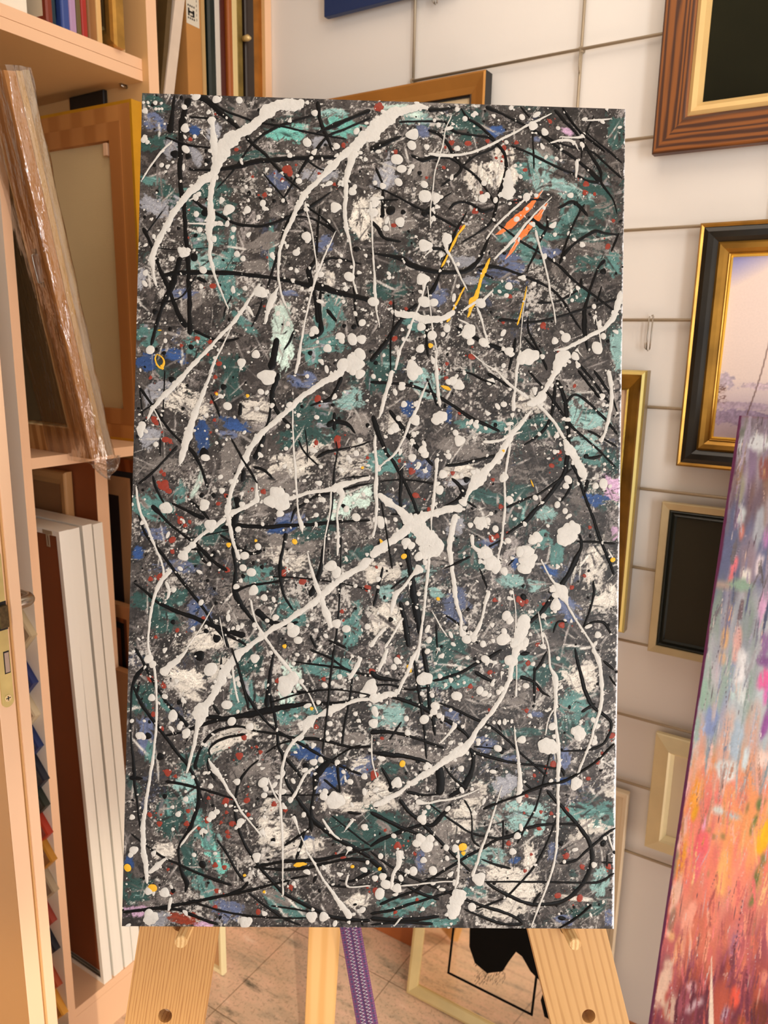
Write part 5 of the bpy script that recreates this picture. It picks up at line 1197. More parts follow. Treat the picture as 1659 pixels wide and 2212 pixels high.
# cardboard folder with a shipping label
cx0, cx1 = X_(434, 130), X_(446, 130)
ct = thing('cardboard_package', 'tall brown cardboard package with a white printed label near its top', 'package', basis((cx1 - .001, YS + .05, Z2), (-1, .35, 0), (0, 0, 1)).copy(), None)
pa = onY(400, 60, YS + .015)
ct.matrix_basis = basis((pa.x + .004, YS + .015, Z2), (1, 0, 0), (0, 0, 1))
wd_ = X_(446, 130) - pa.x - .006
MB().box((0, 0, -.26), (wd_, .86, 0)).build('box_body', mat('brown_cardboard', (186, 130, 66), .8, var=.08, vscale=10), ct, bevel=.002)
MB().box((wd_ * .80, 0, 0), (wd_, .86, .003)).build('folded_flap', mat('cardboard_edge', (186, 150, 96), .8), ct)
CI = ct.matrix_basis.inverted()
def ctl(px, py):
    Mz = ct.matrix_basis; r = ray(px, py); n_ = Mz.to_3x3().col[2]; p0 = Mz.translation
    return CI @ (O + r * ((p0 - O).dot(n_) / r.dot(n_)))
l0, l1 = ctl(403, 49), ctl(430, 41)
mb = MB().box((l0.x, l0.y, 0), (l1.x, l0.y + .13, .0006)); lab_ = mb.build('shipping_label', mat('label_paper', (214, 204, 184), .7), ct)
mb = MB(); lx, ly, lw = l0.x, l0.y, l1.x - l0.x
for k in range(4):
    for yy in (.010, .034): mb.box((lx + lw * (.10 + .15 * k), ly + yy, .0006), (lx + lw * (.19 + .15 * k), ly + yy + .0035, .0009))
mb.box((lx + lw * .12, ly + .016, .0006), (lx + lw * .24, ly + .031, .0009)); mb.box((lx + lw * .12, ly + .022, .0006), (lx + lw * .6, ly + .026, .0009))
mb.box((lx + lw * .48, ly + .016, .0006), (lx + lw * .62, ly + .029, .0009)); mb.box((lx + lw * .3, ly + .0155, .0006), (lx + lw * .55, ly + .018, .0009))
for k in range(12): mb.box((lx + lw * .78, ly + .012 + .009 * k, .0006), (lx + lw * .81, ly + .017 + .009 * k, .0009))
for k in range(7): mb.box((lx + lw * (.1 + .07 * k), ly + .05, .0006), (lx + lw * (.12 + .07 * k + .02 * (k % 2)), ly + .075, .0009))
mb.build('printing', mat('label_ink', (34, 28, 24), .7), lab_)
# leaning canvases at the left of the right bay
def leaner(name, lab, cat, A, B, C, D, y0, y1, m_, back, bar):
    """edge seen at top A..B and low C..D photo points on plane y0"""
    a, b2, c, d_ = [onY(*q_, y0) for q_ in (A, B, C, D)]
    lean = (a.x - c.x) / (a.z - c.z); wT = ((b2.x - a.x) + (d_.x - c.x)) / 2
    up = Vector((lean, 0, 1)); base = c.lerp(c, 0) - up * (c.z - Z2)
    M_ = basis(base + Vector((wT, y1 - y0, 0)), (0, -1, 0), up)
    t = thing(name, lab, cat, M_)
    h = .82; mb = MB(); mb.ring(y1 - y0, h, [(0, 0), (0, wT), (bar, wT), (bar, 0)]); mb.build('frame', m_, t)
    MB().box((bar - .001, bar - .001, wT * .6), (y1 - y0 - bar + .001, h - bar + .001, wT * .7)).build('backing', back, t)
    return t
leaner('stretched_canvas', 'leaning white-edged canvas with grey sides beside the cardboard package', 'canvas', (379, 0), (399, 0), (356, 200), (374, 200), YS + .012, YS + .32, mat('white_canvas_edge', (216, 196, 176), .7, var=.08, vscale=20), M_canv, .02)
leaner('framed_picture', 'leaning dark olive brown frame between the middle post and white-edged canvas', 'picture frame', (362, 0), (375.5, 0), (349, 170), (354, 170), YS + .016, YS + .30, mat('dark_olive_frame', (92, 70, 36), .5, var=.2, vscale=20), M_hard, .03)

# ---------------------------------------------------------------- middle left compartment
ZS2 = 1.358
# gilt frame with the back of a stretched canvas
g0, g1 = onY(282, 213, 1.335), onY(305, 214, 1.335); gb0, gb1 = onY(305, 560, 1.335), onY(323, 560, 1.335)
lean = 0.0; T = .027; hG = (g0.z - ZS2) / 1.0
up = Vector((lean, 0, 1)); base = g1 - up * (g1.z - ZS2)
wG = .40
GM = Matrix.Translation((base.x, 1.335, ZS2)) @ basis((0, 0, 0), (.05, -1, 0), up) @ Matrix.Translation((-wG, 0, 0))
gt = thing('gilt_frame', 'yellow gilt frame seen from behind with pale canvas, below the top shelf', 'picture frame', GM)
hG = (g0.z - ZS2) / up.normalized().z
M_gb = wood('gilt_frame_back_wood', (204, 140, 74), (186, 122, 60), 'Y', 4, .6)
mb = MB(); mb.ring(wG, hG, [(0, 0), (0, T), (.006, T), (.052, T * .95), (.052, 0)], [1, 1, 0, 0, 0]); mb.build('frame', [M_gb, mat('yellow_gilt', (214, 158, 34), .42, .35, bump=.1, scale=50, var=.12, vscale=20)], gt)
mb = MB(); mb.ring(wG - .072, hG - .072, [(0, 0), (0, .016), (.034, .016), (.034, 0)]); mb.build('stretcher_bar', wood('stretcher_dark', (196, 132, 70), (180, 116, 56), 'Y', 4, .7), gt, Matrix.Translation((.036, .036, T * .4)))
MB().box((.06, .06, T * .4), (wG - .06, hG - .06, T * .45)).build('canvas_back', mat('old_linen', (232, 206, 154), .9, bump=.3, scale=600, var=.05, vscale=5), gt)
mb = MB(); mb.box((wG - .088, hG - .098, T * .45), (wG - .078, hG - .074, T * 1.0)); mb.build('wedge', M_peach, gt)
# wrapped frame leaning to the left
fb = Vector((onZ(243, 980, ZS2 + .001).x, 0, 0)); fb = onZ(244, 981, ZS2 + .001); tp = onY(64, 152, fb.y)
up = (tp - fb); hW = up.length; up.normalize(); Tw = .046; wW = .36
tdir = Vector((-up.z, 0, up.x))
WM = basis((fb.x, fb.y + wW, fb.z), (0, -1, 0), up)
wt = thing('wrapped_frame', 'wooden frame in clear crumpled film leaning in the middle left compartment', 'picture frame', WM)
M_st = wood('stretcher_warm', (208, 150, 90), (170, 112, 58), 'Y', 12, .5); M_sl = wood('stretcher_light', (242, 212, 156), (222, 182, 124), 'Y', 9, .5)
mb = MB(); mb.ring(wW, hW, [(0, 0), (0, .010), (.002, .012), (.03, .012), (.03, 0)]); mb.build('outer_frame', mat('limed_moulding', (206, 182, 148), .5, var=.15, vscale=30, stretch=(1, .05, 1)), wt)
mb = MB(); mb.ring(wW - .004, hW - .004, [(0, .0125), (0, .024), (.046, .024), (.046, .0125)]); mb.build('spacer_frame', M_sl, wt, Matrix.Translation((.002, .002, 0)))
mb = MB(); mb.ring(wW - .006, hW - .006, [(0, .0245), (0, Tw), (.004, Tw), (.058, Tw - .004), (.060, .0245)]); mb.build('stretcher_bar', M_st, wt, Matrix.Translation((.003, .003, 0)))
mb = MB(); mb.ring(wW - .118, hW - .118, [(0, .03), (0, Tw - .003), (.003, Tw - .003), (.003, .03)]); mb.build('inner_lip', M_sl, wt, Matrix.Translation((.059, .059, 0)))
MB().box((.06, .06, .026), (wW - .06, hW - .06, .029)).build('canvas_back', mat('shaded_linen', (104, 84, 50), .9, bump=.3, scale=600, var=.1, vscale=8), wt)  # linen coloured dark for the shade inside the stretcher
mb = MB(); mb.tube([(wW - .032, hW * .575, Tw), (wW - .034, hW * .57, Tw + .006), (wW - .034, hW * .50, Tw + .006), (wW - .032, hW * .495, Tw)], .0016, 8)
mb.box((wW - .038, hW * .57, Tw - .002), (wW - .028, hW * .585, Tw + .001)); mb.box((wW - .038, hW * .487, Tw - .002), (wW - .028, hW * .50, Tw + .001)); mb.build('hanging_clip', M_steel, wt)
def film_mat():
    m, n, l, b = nt('clear_film')
    out = n['Material Output']; tr = n.new('ShaderNodeBsdfTransparent'); gl = n.new('ShaderNodeBsdfGlossy'); gl.inputs['Roughness'].default_value = .12
    tr.inputs[0].default_value = (.97, .96, .95, 1)
    lw = n.new('ShaderNodeLayerWeight'); lw.inputs[0].default_value = .35
    tc = n.new('ShaderNodeTexCoord'); mp = n.new('ShaderNodeMapping'); mp.inputs['Scale'].default_value = (30, 5, 30); l.new(tc.outputs['Object'], mp.inputs[0])
    t = n.new('ShaderNodeTexNoise'); t.inputs['Scale'].default_value = 1.2; t.inputs['Detail'].default_value = 5; l.new(mp.outputs[0], t.inputs['Vector'])
    bp = n.new('ShaderNodeBump'); bp.inputs['Strength'].default_value = 1; bp.inputs['Distance'].default_value = .012; l.new(t.outputs[0], bp.inputs['Height'])
    l.new(bp.outputs[0], gl.inputs['Normal']); l.new(bp.outputs[0], lw.inputs['Normal'])
    mr = n.new('ShaderNodeMapRange'); mr.inputs['To Min'].default_value = .16; mr.inputs['To Max'].default_value = .85; l.new(lw.outputs['Facing'], mr.inputs[0])
    mx = n.new('ShaderNodeMixShader'); l.new(mr.outputs[0], mx.inputs[0]); l.new(tr.outputs[0], mx.inputs[1]); l.new(gl.outputs[0], mx.inputs[2]); l.new(mx.outputs[0], out.inputs[0])
    return m
M_film = film_mat()
# film sleeve: a loose rounded tube of plastic round the near bars, with a crumpled corner at the foot
mb = MB(); rr = random.Random(5); NS, NL = 22, 40
def sleeve(k, j):
    t = k / NL; yy = -.004 + (hW + .008) * t
    a = j / NS; # section from back side round the front edge to the -X side
    path = [(wW - .13, -.003), (wW - .02, -.004), (wW + .003, -.002), (wW + .007, Tw * .5), (wW + .002, Tw + .004), (wW - .02, Tw + .005), (wW - .13, Tw + .004)]
    f = a * (len(path) - 1); i = min(len(path) - 2, int(f)); f -= i
    x = path[i][0] * (1 - f) + path[i + 1][0] * f; z = path[i][1] * (1 - f) + path[i + 1][1] * f
    x += .0012 * math.sin(t * 40 + j) + rr.uniform(-.0007, .0007); z += .001 * math.sin(t * 31 + j * 1.7)
    return (x, yy, z)
grid = [[sleeve(k, j) for j in range(NS + 1)] for k in range(NL + 1)]
i0 = 0
for row in grid: mb.v += row
for k in range(NL):
    for j in range(NS):
        a = k * (NS + 1) + j; mb.f.append((a, a + 1, a + NS + 2, a + NS + 1)); mb.mi.append(0); mb.sm.append(True)
# crumpled tail under the front corner
i0 = len(mb.v); n1 = 12
for k in range(n1 + 1):
    for j in range(n1 + 1):
        s_, t_ = k / n1, j / n1
        tail = math.sin(s_ * math.pi) ** .7
        x = wW + .006 - .0 + .008 * math.sin(t_ * 9 + s_ * 7) ; yy = -.004 - .042 * t_ * tail; z = -.006 + (Tw + .012) * s_ + .003 * math.sin(t_ * 17 + s_ * 11)
        mb.v.append((x, yy, z))
for k in range(n1):
    for j in range(n1):
        a = i0 + k * (n1 + 1) + j; mb.f.append((a, a + 1, a + n1 + 2, a + n1 + 1)); mb.mi.append(0); mb.sm.append(False)
mb.build('clear_film', M_film, wt)
# dark box and stick behind the gilt frame
b0, b1 = onX(232, 200, 1.164), onX(165, 205, 1.164)
p = onY(232, 196, 1.47); q = onY(166, 236, 1.60)
edge_on('framed_picture', 'black frame standing against the divider behind the gilt frame', 'picture frame', 1.1565, 1.1675, ZS2, .7335, .115, M_black, y0=1.45, bar=.05, back=M_black)
edge_on('framed_picture', 'plain beige wooden frame at the back under the top shelf', 'picture frame', 1.128, 1.140, ZS2, .700, .03, mat('beige_stick', (204, 160, 110), .6), y0=1.745, bar=.008)

# ---------------------------------------------------------------- lower left compartments
p = onY(110, 1020, 1.60); q = onY(140, 1020, 1.60)
edge_on('framed_picture', 'beige wooden frame standing behind the silver frames near the wall', 'picture frame', DX - .024, DX - .004, .12, onX(125, 1018, DX - .02).z - .12, .2, mat('beige_wood_frame', (196, 146, 92), .55), y0=onX(138, 1030, DX - .024).y, bar=.03)
# frames right of the divider
DX1 = q1.x if False else onY(230, 1000, 1.38).x
xA = onY(290, 1000, YS + .004)
def faced(name, lab, X, yf, z0, ztop, depth, segs, picm, lean=0.0):
    """edge-on frame whose face towards -X is seen; segs = [(material, bar width, z drop)]"""
    M_ = basis((X, yf + depth, z0), (0, -1, 0), (0, 0, 1)); h = ztop - z0
    t = thing(name, lab, 'picture frame', M_)
    d = 0; z = .018
    for i, (nm, m_, bw, dz_) in enumerate(segs):
        mb = MB(); mb.ring(depth - 2 * d, h - 2 * d, [(0, .0), (0, z), (bw * .2, z), (bw, z - dz_), (bw, 0)]); mb.build(nm, m_, t, Matrix.Translation((d, d, 0)))
        d += bw; z -= dz_
    MB().box((d, d, 0), (depth - d, h - d, z * .8)).build('picture', picm, t)
    return t
faced('framed_picture', 'brown wooden frame with navy slip, beige mat and dark picture right of the lower divider', onX(290, 1100, 1.12).x, YS + .005, .70, onX(262, 990, 1.11).z, .34,
      [('frame', wood('brown_wood_frame', (150, 84, 42), (120, 62, 28), 'Y', 9), .028, .003), ('slip', mat('navy_slip', (34, 40, 50), .4), .014, .002), ('mat', mat('beige_mat', (206, 164, 122), .8), .045, .003)], mat('dark_picture', (50, 42, 46), .3, var=.3, vscale=8))
faced('framed_picture', 'low brown frame with a black slip leaning right of the lower divider', 1.085, YS + .006, .12, onX(262, 1300, 1.085).z, .36,
      [('frame', mat('tan_frame', (176, 126, 82), .55), .032, .003), ('inner_frame', brown_f, .012, .002), ('slip', M_black, .016, .002)], mat('russet_panel', (124, 66, 34), .5, var=.15, vscale=4))
faced('framed_picture', 'tan frame in front of the brown one, mostly hidden by the silver frames', 1.062, YS + .007, .12, onX(262, 1440, 1.062).z, .36,
      [('frame', mat('tan_frame', (176, 126, 82), .55), .05, .002)], mat('tan_board', (190, 146, 100), .7))
MB().box((1.105, YS + .02, .12), (1.15, YS + .30, .6995)).build('storage_box', mat('storage_box_card', (150, 104, 66), .8))
tag(bpy.data.objects['storage_box'], 'plain brown box carrying the brown wooden frame with the dark picture', 'box')

# silver frames
G3 = 'brushed silver aluminium frames leaning against the shelf divider'
M_alu = mat('brushed_aluminium', (250, 246, 236), .42, .15, bump=.08, scale=300, stretch=(1, .02, 1), var=.03, vscale=30)
M_alu_d = mat('aluminium_inside', (150, 138, 120), .5, .4)
tops = [(126, 148, 1144), (148.5, 171, 1139), (176, 197.5, 1131), (199, 221, 1128)]
bots = [(225, 243, 2123), (244, 268, 2105), (270.5, 287.5, 2086), (289, 306, 2073)]
labs = ['silver aluminium frame nearest the open door, its brown back and hanger showing', 'second silver aluminium frame from the door, tight behind the first',
        'third silver aluminium frame from the door, just past the dark gap', 'last silver aluminium frame of the row, nearest the easel']
YF = YS + .004
for i in range(4):
    a0_, a1_ = onY(tops[i][0], tops[i][2], YF), onY(tops[i][1], tops[i][2], YF); c0_, c1_ = onY(bots[i][0], bots[i][2], YF), onY(bots[i][1], bots[i][2], YF)
    T = ((a1_.x - a0_.x) + (c1_.x - c0_.x)) / 2 - .0006
    up = Vector((a1_.x - c1_.x, 0, a1_.z - c1_.z)).normalized(); base = c1_ + up * ((.1205 - c1_.z) / up.z); h = (a1_ - base).length
    M_ = basis((base.x, YF + .40, .1205), (0, -1, 0), up)
    t = thing('silver_frame', labs[i], 'picture frame', M_, G3)
    wS = .40
    mb = MB(); mb.ring(wS, h, [(0, 0), (0, T), (.011, T), (.011, T - .0022), (.0035, T - .0022), (.0035, T * .45), (.013, T * .45), (.013, 0)], [0, 0, 0, 1, 1, 1, 1])
    mb.build('frame', [M_alu, M_alu_d], t, bevel=.0005)
    MB().box((.004, .004, T * .40), (wS - .004, h - .004, T * .44)).build('backing', mat('brown_backing_board', (140, 74, 34), .8, var=.08, vscale=4), t)
    if i == 0:
        for yy in (.02, h - .03):
            mb = MB(); mb.box((wS - .0115, yy - .012, T - .008), (wS - .0045, yy + .012, T - .0045)); mb.tube([(wS - .008, yy, T - .0046), (wS - .008, yy, T - .002)], .0022, 8); mb.build('corner_screw', M_steel, t)
        mb = MB(); hx_ = wS - .038
        mb.box((hx_ - .016, h - .010, T - .0018), (hx_ + .016, h - .002, T + .0006))
        mb.ring(.010, .026, [(0, 0), (0, .0014), (.0028, .0014), (.0028, 0)])
        k0 = len(mb.v) - 16
        for k in range(k0, len(mb.v)): v_ = mb.v[k]; mb.v[k] = (v_[0] + hx_ - .005, v_[1] + h - .036, v_[2] + T)
        mb.build('hanger', mat('hanger_zinc', (206, 190, 162), .4, .6), t)

# ---------------------------------------------------------------- moulding corner samples on the outside of the shelf
G4 = 'frame corner samples in a column on the shelf side behind the door'
sam = [(66, 1375, (196, 176, 140), 'beige'), (69, 1478, (34, 48, 104), 'royal blue'), (74, 1548, (216, 196, 160), 'cream'), (81, 1616, (30, 46, 96), 'bright navy'), (94, 1688, (26, 30, 44), 'dark navy'), (95.5, 1744, (34, 40, 30), 'dark green'), (102, 1805, (172, 50, 26), 'brick red'), (111, 1863, (188, 128, 40), 'gold ochre'), (115, 1929, (170, 150, 122), 'greyish beige'),
       (111, 1995, (158, 60, 44), 'dull red'), (118, 2056, (22, 26, 38), 'blue-black'), (123, 2134, (176, 78, 44), 'orange red'), (135.5, 2195, (226, 160, 58), 'yellow gold')]
for (px, py, c, nm) in sam:
    tip = onX(px, py, .812)
    M_ = basis((.8268, tip.y, tip.z), (0, .7071, .7071), (0, .7071, -.7071))
    if M_.to_3x3().col[2].x > 0: M_ = basis((.8268, tip.y, tip.z), (0, .7071, -.7071), (0, .7071, .7071))
    t = thing('frame_sample', nm + ' picture moulding corner sample fixed to the shelf side behind the door', 'frame sample', M_, G4)
    a, wd2, T = .062, .024, .0148
    mb = MB(); prof = [(0, 0), (0, T * .8), (.003, T), (wd2 * .7, T * .8), (wd2, T * .55), (wd2, 0)]
    i0 = 0
    for d_, z_ in prof: mb.v += [(a, d_, z_), (d_, d_, z_), (d_, a, z_)]
    for k in range(len(prof)):
        n_ = (k + 1) % len(prof)
        for j in range(2): mb.f.append((3 * k + j, 3 * k + j + 1, 3 * n_ + j + 1, 3 * n_ + j)); mb.mi.append(0); mb.sm.append(False)
    for j in (0, 2): mb.f.append(tuple(3 * k + j for k in range(len(prof)))); mb.mi.append(1); mb.sm.append(False)
    mb.build('moulding', [mat('sample_' + nm.replace(' ', '_'), c, .4), mat('sample_cut_end', (232, 206, 160), .7)], t)

# ---------------------------------------------------------------- pictures on the right wall
def hung(name, label, cat, yl, zt_h, w_, h, depth, prof, mats, mis, M0=None, back=None):
    """yl = left edge, zt_h = top; local x to the right along the wall, z into the room"""
    M_ = M0 or basis((XW - .016, yl, zt_h - h), (0, -1, 0), (0, 0, 1))
    t = thing(name, label, cat, M_)
    return t
def frame_part(t, name, w_, h, prof, mats, mis=None, off=0.0, bevel=0.0):
    mb = MB(); mb.ring(w_ - 2 * off, h - 2 * off, prof, mis); return mb.build(name, mats, t, Matrix.Translation((off, off, 0)), bevel)
Mgy = mat('rich_gold', (180, 132, 54), .32, .7, bump=.12, scale=40, var=.45, vscale=12)
# blue panel
t = hung('canvas_panel', 'deep blue panel hanging at the top edge of the wall', 'painting', 1.142, 2.70, .33, .413, .02, None, None, None)
mb = MB().box((0, 0, 0), (.33, .413, .016)); mb.build('panel', mat('ultramarine_panel', (22, 46, 92), .5), t, bevel=.002)
# gilt brown frame behind the canvas top
t = hung('bronze_frame', 'bronze brown frame with black sides peeking over the canvas top edge', 'picture frame', 1.30, 2.114, 1.30 - .732, .42, .02, None, None, None)
w_, h = 1.30 - .732, .42
frame_part(t, 'frame', w_, h, [(0, 0), (0, .030), (.004, .032), (.024, .022), (.036, .018), (.038, .02), (.038, 0)], [M_black, mat('bronze_moulding', (196, 138, 66), .4, .5, var=.12, vscale=10), mat('bronze_dark', (60, 42, 26), .4, .4)], [0, 1, 1, 1, 2, 2, 0])
frame_part(t, 'slip', w_, h, [(0, 0), (0, .016), (.003, .016), (.003, 0)], M_black, None, .038)
MB().box((.041, .041, .004), (w_ - .041, h - .041, .012)).build('mat_board', mat('ivory_mat', (228, 204, 162), .8), t)
# big wooden frame top right
t = hung('wooden_frame', 'wide stained pine frame with gold inner edge around a dark picture', 'painting', .398, 2.72, .70, .795, .03, None, None, None)
M_sp = wood('stained_pine', (142, 82, 28), (70, 34, 10), 'Y', 30, .5, 1.0, 9, lo=.3, hi=.74)
M_spx = wood('stained_pine_x', (142, 82, 28), (70, 34, 10), 'X', 30, .5, 1.0, 9, lo=.3, hi=.74)
w_, h = .70, .795
# mitred bars with their own grain direction
mb = MB(); prof = [(0, 0), (0, .02), (.004, .024), (.050, .026), (.056, .022), (.056, 0)]
mb.ring(w_, h, prof); mb.mi = [(0 if j % 2 == 0 else 1) for k in range(len(prof)) for j in range(4)]
mb.build('frame', [M_spx, M_sp], t)
frame_part(t, 'gold_slip', w_, h, [(0, 0), (0, .022), (.006, .026), (.014, .022), (.0215, .014), (.0215, 0)], mat('satin_gold', (222, 186, 122), .5, .2, var=.06, vscale=20), None, .056)
MB().box((.077, .077, .004), (w_ - .077, h - .077, .012)).build('picture', mat('dark_green_painting', (34, 33, 20), .7, var=.45, vscale=3.2, spec=.08), t)
# ornate blue and gold frame with the winter landscape
w_, h = .66, .437
t = hung('landscape_painting', 'ornate gold and blue-black frame around a pale winter landscape', 'painting', .303, 1.802, w_, h, .03, None, None, None)
frame_part(t, 'frame', w_, h, [(0, 0), (0, .014), (.0035, .018), (.0075, .016)], Mgy, None, 0)
frame_part(t, 'dark_band', w_, h, [(0, 0), (0, .015), (.008, .019), (.018, .018), (.0255, .012), (.0255, 0)], mat('blue_black_band', (38, 32, 22), .3, .1, bump=.1, scale=40, var=.7, vscale=9), None, .0075)
frame_part(t, 'gold_cove', w_, h, [(0, 0), (0, .012), (.004, .0155), (.012, .014), (.019, .008), (.020, .010), (.022, .009), (.022, 0)], Mgy, None, .033)
frame_part(t, 'gold_slip', w_, h, [(0, 0), (0, .0095), (.002, .011), (.0045, .007), (.0045, 0)], mat('bright_gold', (252, 206, 84), .2, .7), None, .055)
TI = t.matrix_basis.inverted()
pw_, ph_ = w_ - .116, h - .116
Q = Painter(pw_, ph_, 300, 180, (244, 224, 214), 21); gq = 300 / pw_
def lq(px, py, M_=t.matrix_basis, z=.006, off=.058, hh=None):
    n_ = M_.to_3x3().col[2]; p0 = M_.translation + n_ * z; r = ray(px, py); p = M_.inverted() @ (O + r * ((p0 - O).dot(n_) / r.dot(n_)))
    return p.x - off, p.y - off
yy, xx = np.mgrid[0:180, 0:300]
m_ = np.clip(1 - (xx / 46.0 + yy / 26.0) * .8 , 0, 1)[..., None]; Q.a = Q.a * (1 - m_) + np.array((132, 138, 206)) * m_
m_ = np.clip((yy - 118) / 40.0, 0, 1)[..., None] * .7; Q.a = Q.a * (1 - m_) + np.array((176, 160, 184)) * m_
for (px, py, L, W, ang, c, cv) in [(1562, 822, 12, 8, .2, (206, 190, 204), 1), (1640, 838, 16, 4, 0, (222, 200, 208), .9), (1600, 880, 60, 4, 0, (188, 168, 186), .8), (1590, 905, 60, 8, 0, (168, 150, 178), .8)]:
    x, y = lq(px, py); Q.smear(x * gq, (ph_ - y) * gq, L, W, ang, c, cv, .1, .4)
for k in range(46):
    x, y = lq(1551 + rd.uniform(-6, 16), 850 + rd.uniform(-22, 24)); Q.smear(x * gq, (ph_ - y) * gq, rd.uniform(1.5, 5), .5, rd.choice((0, .3, 1.4, -.5)), (118, 84, 78), .8, .1, .4)
for k in range(80):
    s_ = k / 79; x, y = lq(1662 - 50 * s_ + 4 * math.sin(s_ * 3), 735 + 165 * s_); Q.smear(x * gq, (ph_ - y) * gq, 1.8, .6, 1.5, (110, 78, 72), 1.2, .1, .1)
MB().box((.056, .056, .001), (w_ - .056, h - .056, .0055)).build('board', M_hard, t)
Q.build('picture', attr_mat('landscape_oil', .4, .08, 300, .03), t, 0, Matrix.Translation((.058, .058, .006)))
# gold frame right beside the canvas
w_, h = .40, .527
t = hung('gold_frame', 'tarnished gold frame half hidden by the right edge of the dripped canvas', 'picture frame', .369 + w_, 1.541, w_, h, .03, None, None, None)
M_tg = mat('tarnished_gold', (150, 118, 46), .3, .75, bump=.25, scale=50, var=.4, vscale=18)
frame_part(t, 'frame', w_, h, [(0, 0), (0, .024), (.003, .030), (.008, .032), (.013, .026), (.026, .016), (.036, .010), (.039, .012), (.039, 0)], [mat('pewter_side', (156, 136, 104), .4, .5), mat('light_gold', (226, 204, 128), .22, .75, bump=.1, scale=40), M_tg], [0, 1, 1, 2, 2, 2, 2, 2, 0])
MB().box((.038, .038, .001), (w_ - .038, h - .038, .006)).build('picture', mat('peach_mat', (232, 196, 160), .8), t)
# champagne frame with the dark picture
w_, h = .42, .309
t = hung('champagne_frame', 'thin champagne frame around a dark green picture behind the orange canvas', 'picture frame', .322, 1.292, w_, h, .02, None, None, None)
frame_part(t, 'frame', w_, h, [(0, 0), (0, .012), (.0015, .014), (.014, .012), (.015, .010), (.015, 0)], mat('champagne', (198, 178, 136), .4, .35, var=.06, vscale=30))
frame_part(t, 'inner_frame', w_, h, [(0, 0), (0, .009), (.003, .011), (.006, .006), (.011, .009), (.014, .004), (.014, 0)], mat('black_green_slip', (32, 34, 26), .3), None, .015)
MB().box((.028, .028, .001), (w_ - .028, h - .028, .004)).build('picture', mat('dark_olive_picture', (56, 52, 40), .5, var=.12, vscale=6, spec=.15), t)
# two pale cream frames lower down
w_, h = .40, .265
t = hung('cream_frame', 'deep pale cream frame low on the wall left of the orange canvas', 'picture frame', .289, .811, w_, h, .02, None, None, None)
M_cr = mat('pale_cream_moulding', (240, 224, 176), .4, .1, bump=.1, scale=40, var=.08, vscale=16)
frame_part(t, 'frame', w_, h, [(0, 0), (0, .010), (.002, .012), (.020, .018), (.030, .022), (.034, .018), (.040, .008), (.040, 0)], M_cr)
MB().box((.038, .038, .001), (w_ - .038, h - .038, .006)).build('picture', mat('pale_picture', (236, 220, 186), .5), t)
w_, h = .30, .46
t = hung('cream_frame', 'narrow stepped cream frame showing along the lower right canvas edge', 'picture frame', .331 + w_, .655, w_, h, .02, None, None, None)
frame_part(t, 'frame', w_, h, [(0, 0), (0, .014), (.002, .017), (.010, .016), (.012, .012), (.020, .012), (.022, .008), (.022, 0)], mat('warm_cream_moulding', (238, 218, 184), .45, var=.05, vscale=16))
MB().box((.020, .020, .001), (w_ - .020, h - .020, .006)).build('picture', mat('pale_picture', (236, 220, 186), .5), t)

# ---------------------------------------------------------------- framed mirror picture on the floor, leaning on the wall
c0 = onZ(880, 2140, 0); up = Vector((.155, 0, 1)).normalized()
FM = basis((c0.x, c0.y, .0005), (0, -1, 0), up); w_, h = .42, .55
t = thing('framed_mirror', 'cream framed mirror with black printed silhouette standing on the granite floor', 'mirror', FM)
frame_part(t, 'frame', w_, h, [(0, -.012), (0, .006), (.003, .011), (.009, .012), (.016, .009), (.026, .004), (.027, .0), (.027, -.012)], mat('ivory_gold_moulding', (224, 204, 148), .38, .25, bump=.08, scale=40, var=.08, vscale=20))
def fl(px, py):
    n_ = FM.to_3x3().col[2]; p0 = FM.translation + n_ * (-.002); r = ray(px, py); p = FM.inverted() @ (O + r * ((p0 - O).dot(n_) / r.dot(n_))); return p.x, p.y
M_ink = mat('print_black', (8, 7, 6), .6, spec=.1)
mb = MB().box((.026, .026, -.008), (w_ - .026, h - .026, -.002))
mb.build('mirror_panel', mat('mirror_silvering', (250, 236, 216), .05, 1.0, bump=.02, scale=12), t)
a = fl(977, 2004); b2 = fl(966, 2106); e2 = fl(1187, 2210); x0 = (a[0] + b2[0]) / 2; y0 = (b2[1] + e2[1]) / 2
mb = MB(); mb.ring(w_ - 2 * x0, h - 2 * y0, [(0, -.002), (0, -.0014), (.0055, -.0014), (.0055, -.002)])
mb.v = [(v_[0] + x0, v_[1] + y0, v_[2]) for v_ in mb.v]; mb.build('border_line', M_ink, t)
poly = [(1015, 1990), (1014, 2045), (1026, 2080), (1052, 2102), (1086, 2098), (1100, 2076), (1115, 2056), (1128, 2066), (1146, 2098), (1178, 2130), (1184, 2135), (1210, 2060), (1190, 1980), (1160, 1930), (1100, 1900), (1050, 1920)]
pp = [fl(*q_) for q_ in poly]; mb = MB(); cxp = (sum(p_[0] for p_ in pp) / len(pp), sum(p_[1] for p_ in pp) / len(pp))
mb.face([(x, y, -.0013) for x, y in pp]); 
for i in range(len(pp)): q_ = pp[(i + 1) % len(pp)]; mb.face([(pp[i][0], pp[i][1], -.0013), (q_[0], q_[1], -.0013), (q_[0], q_[1], -.0021), (pp[i][0], pp[i][1], -.0021)])
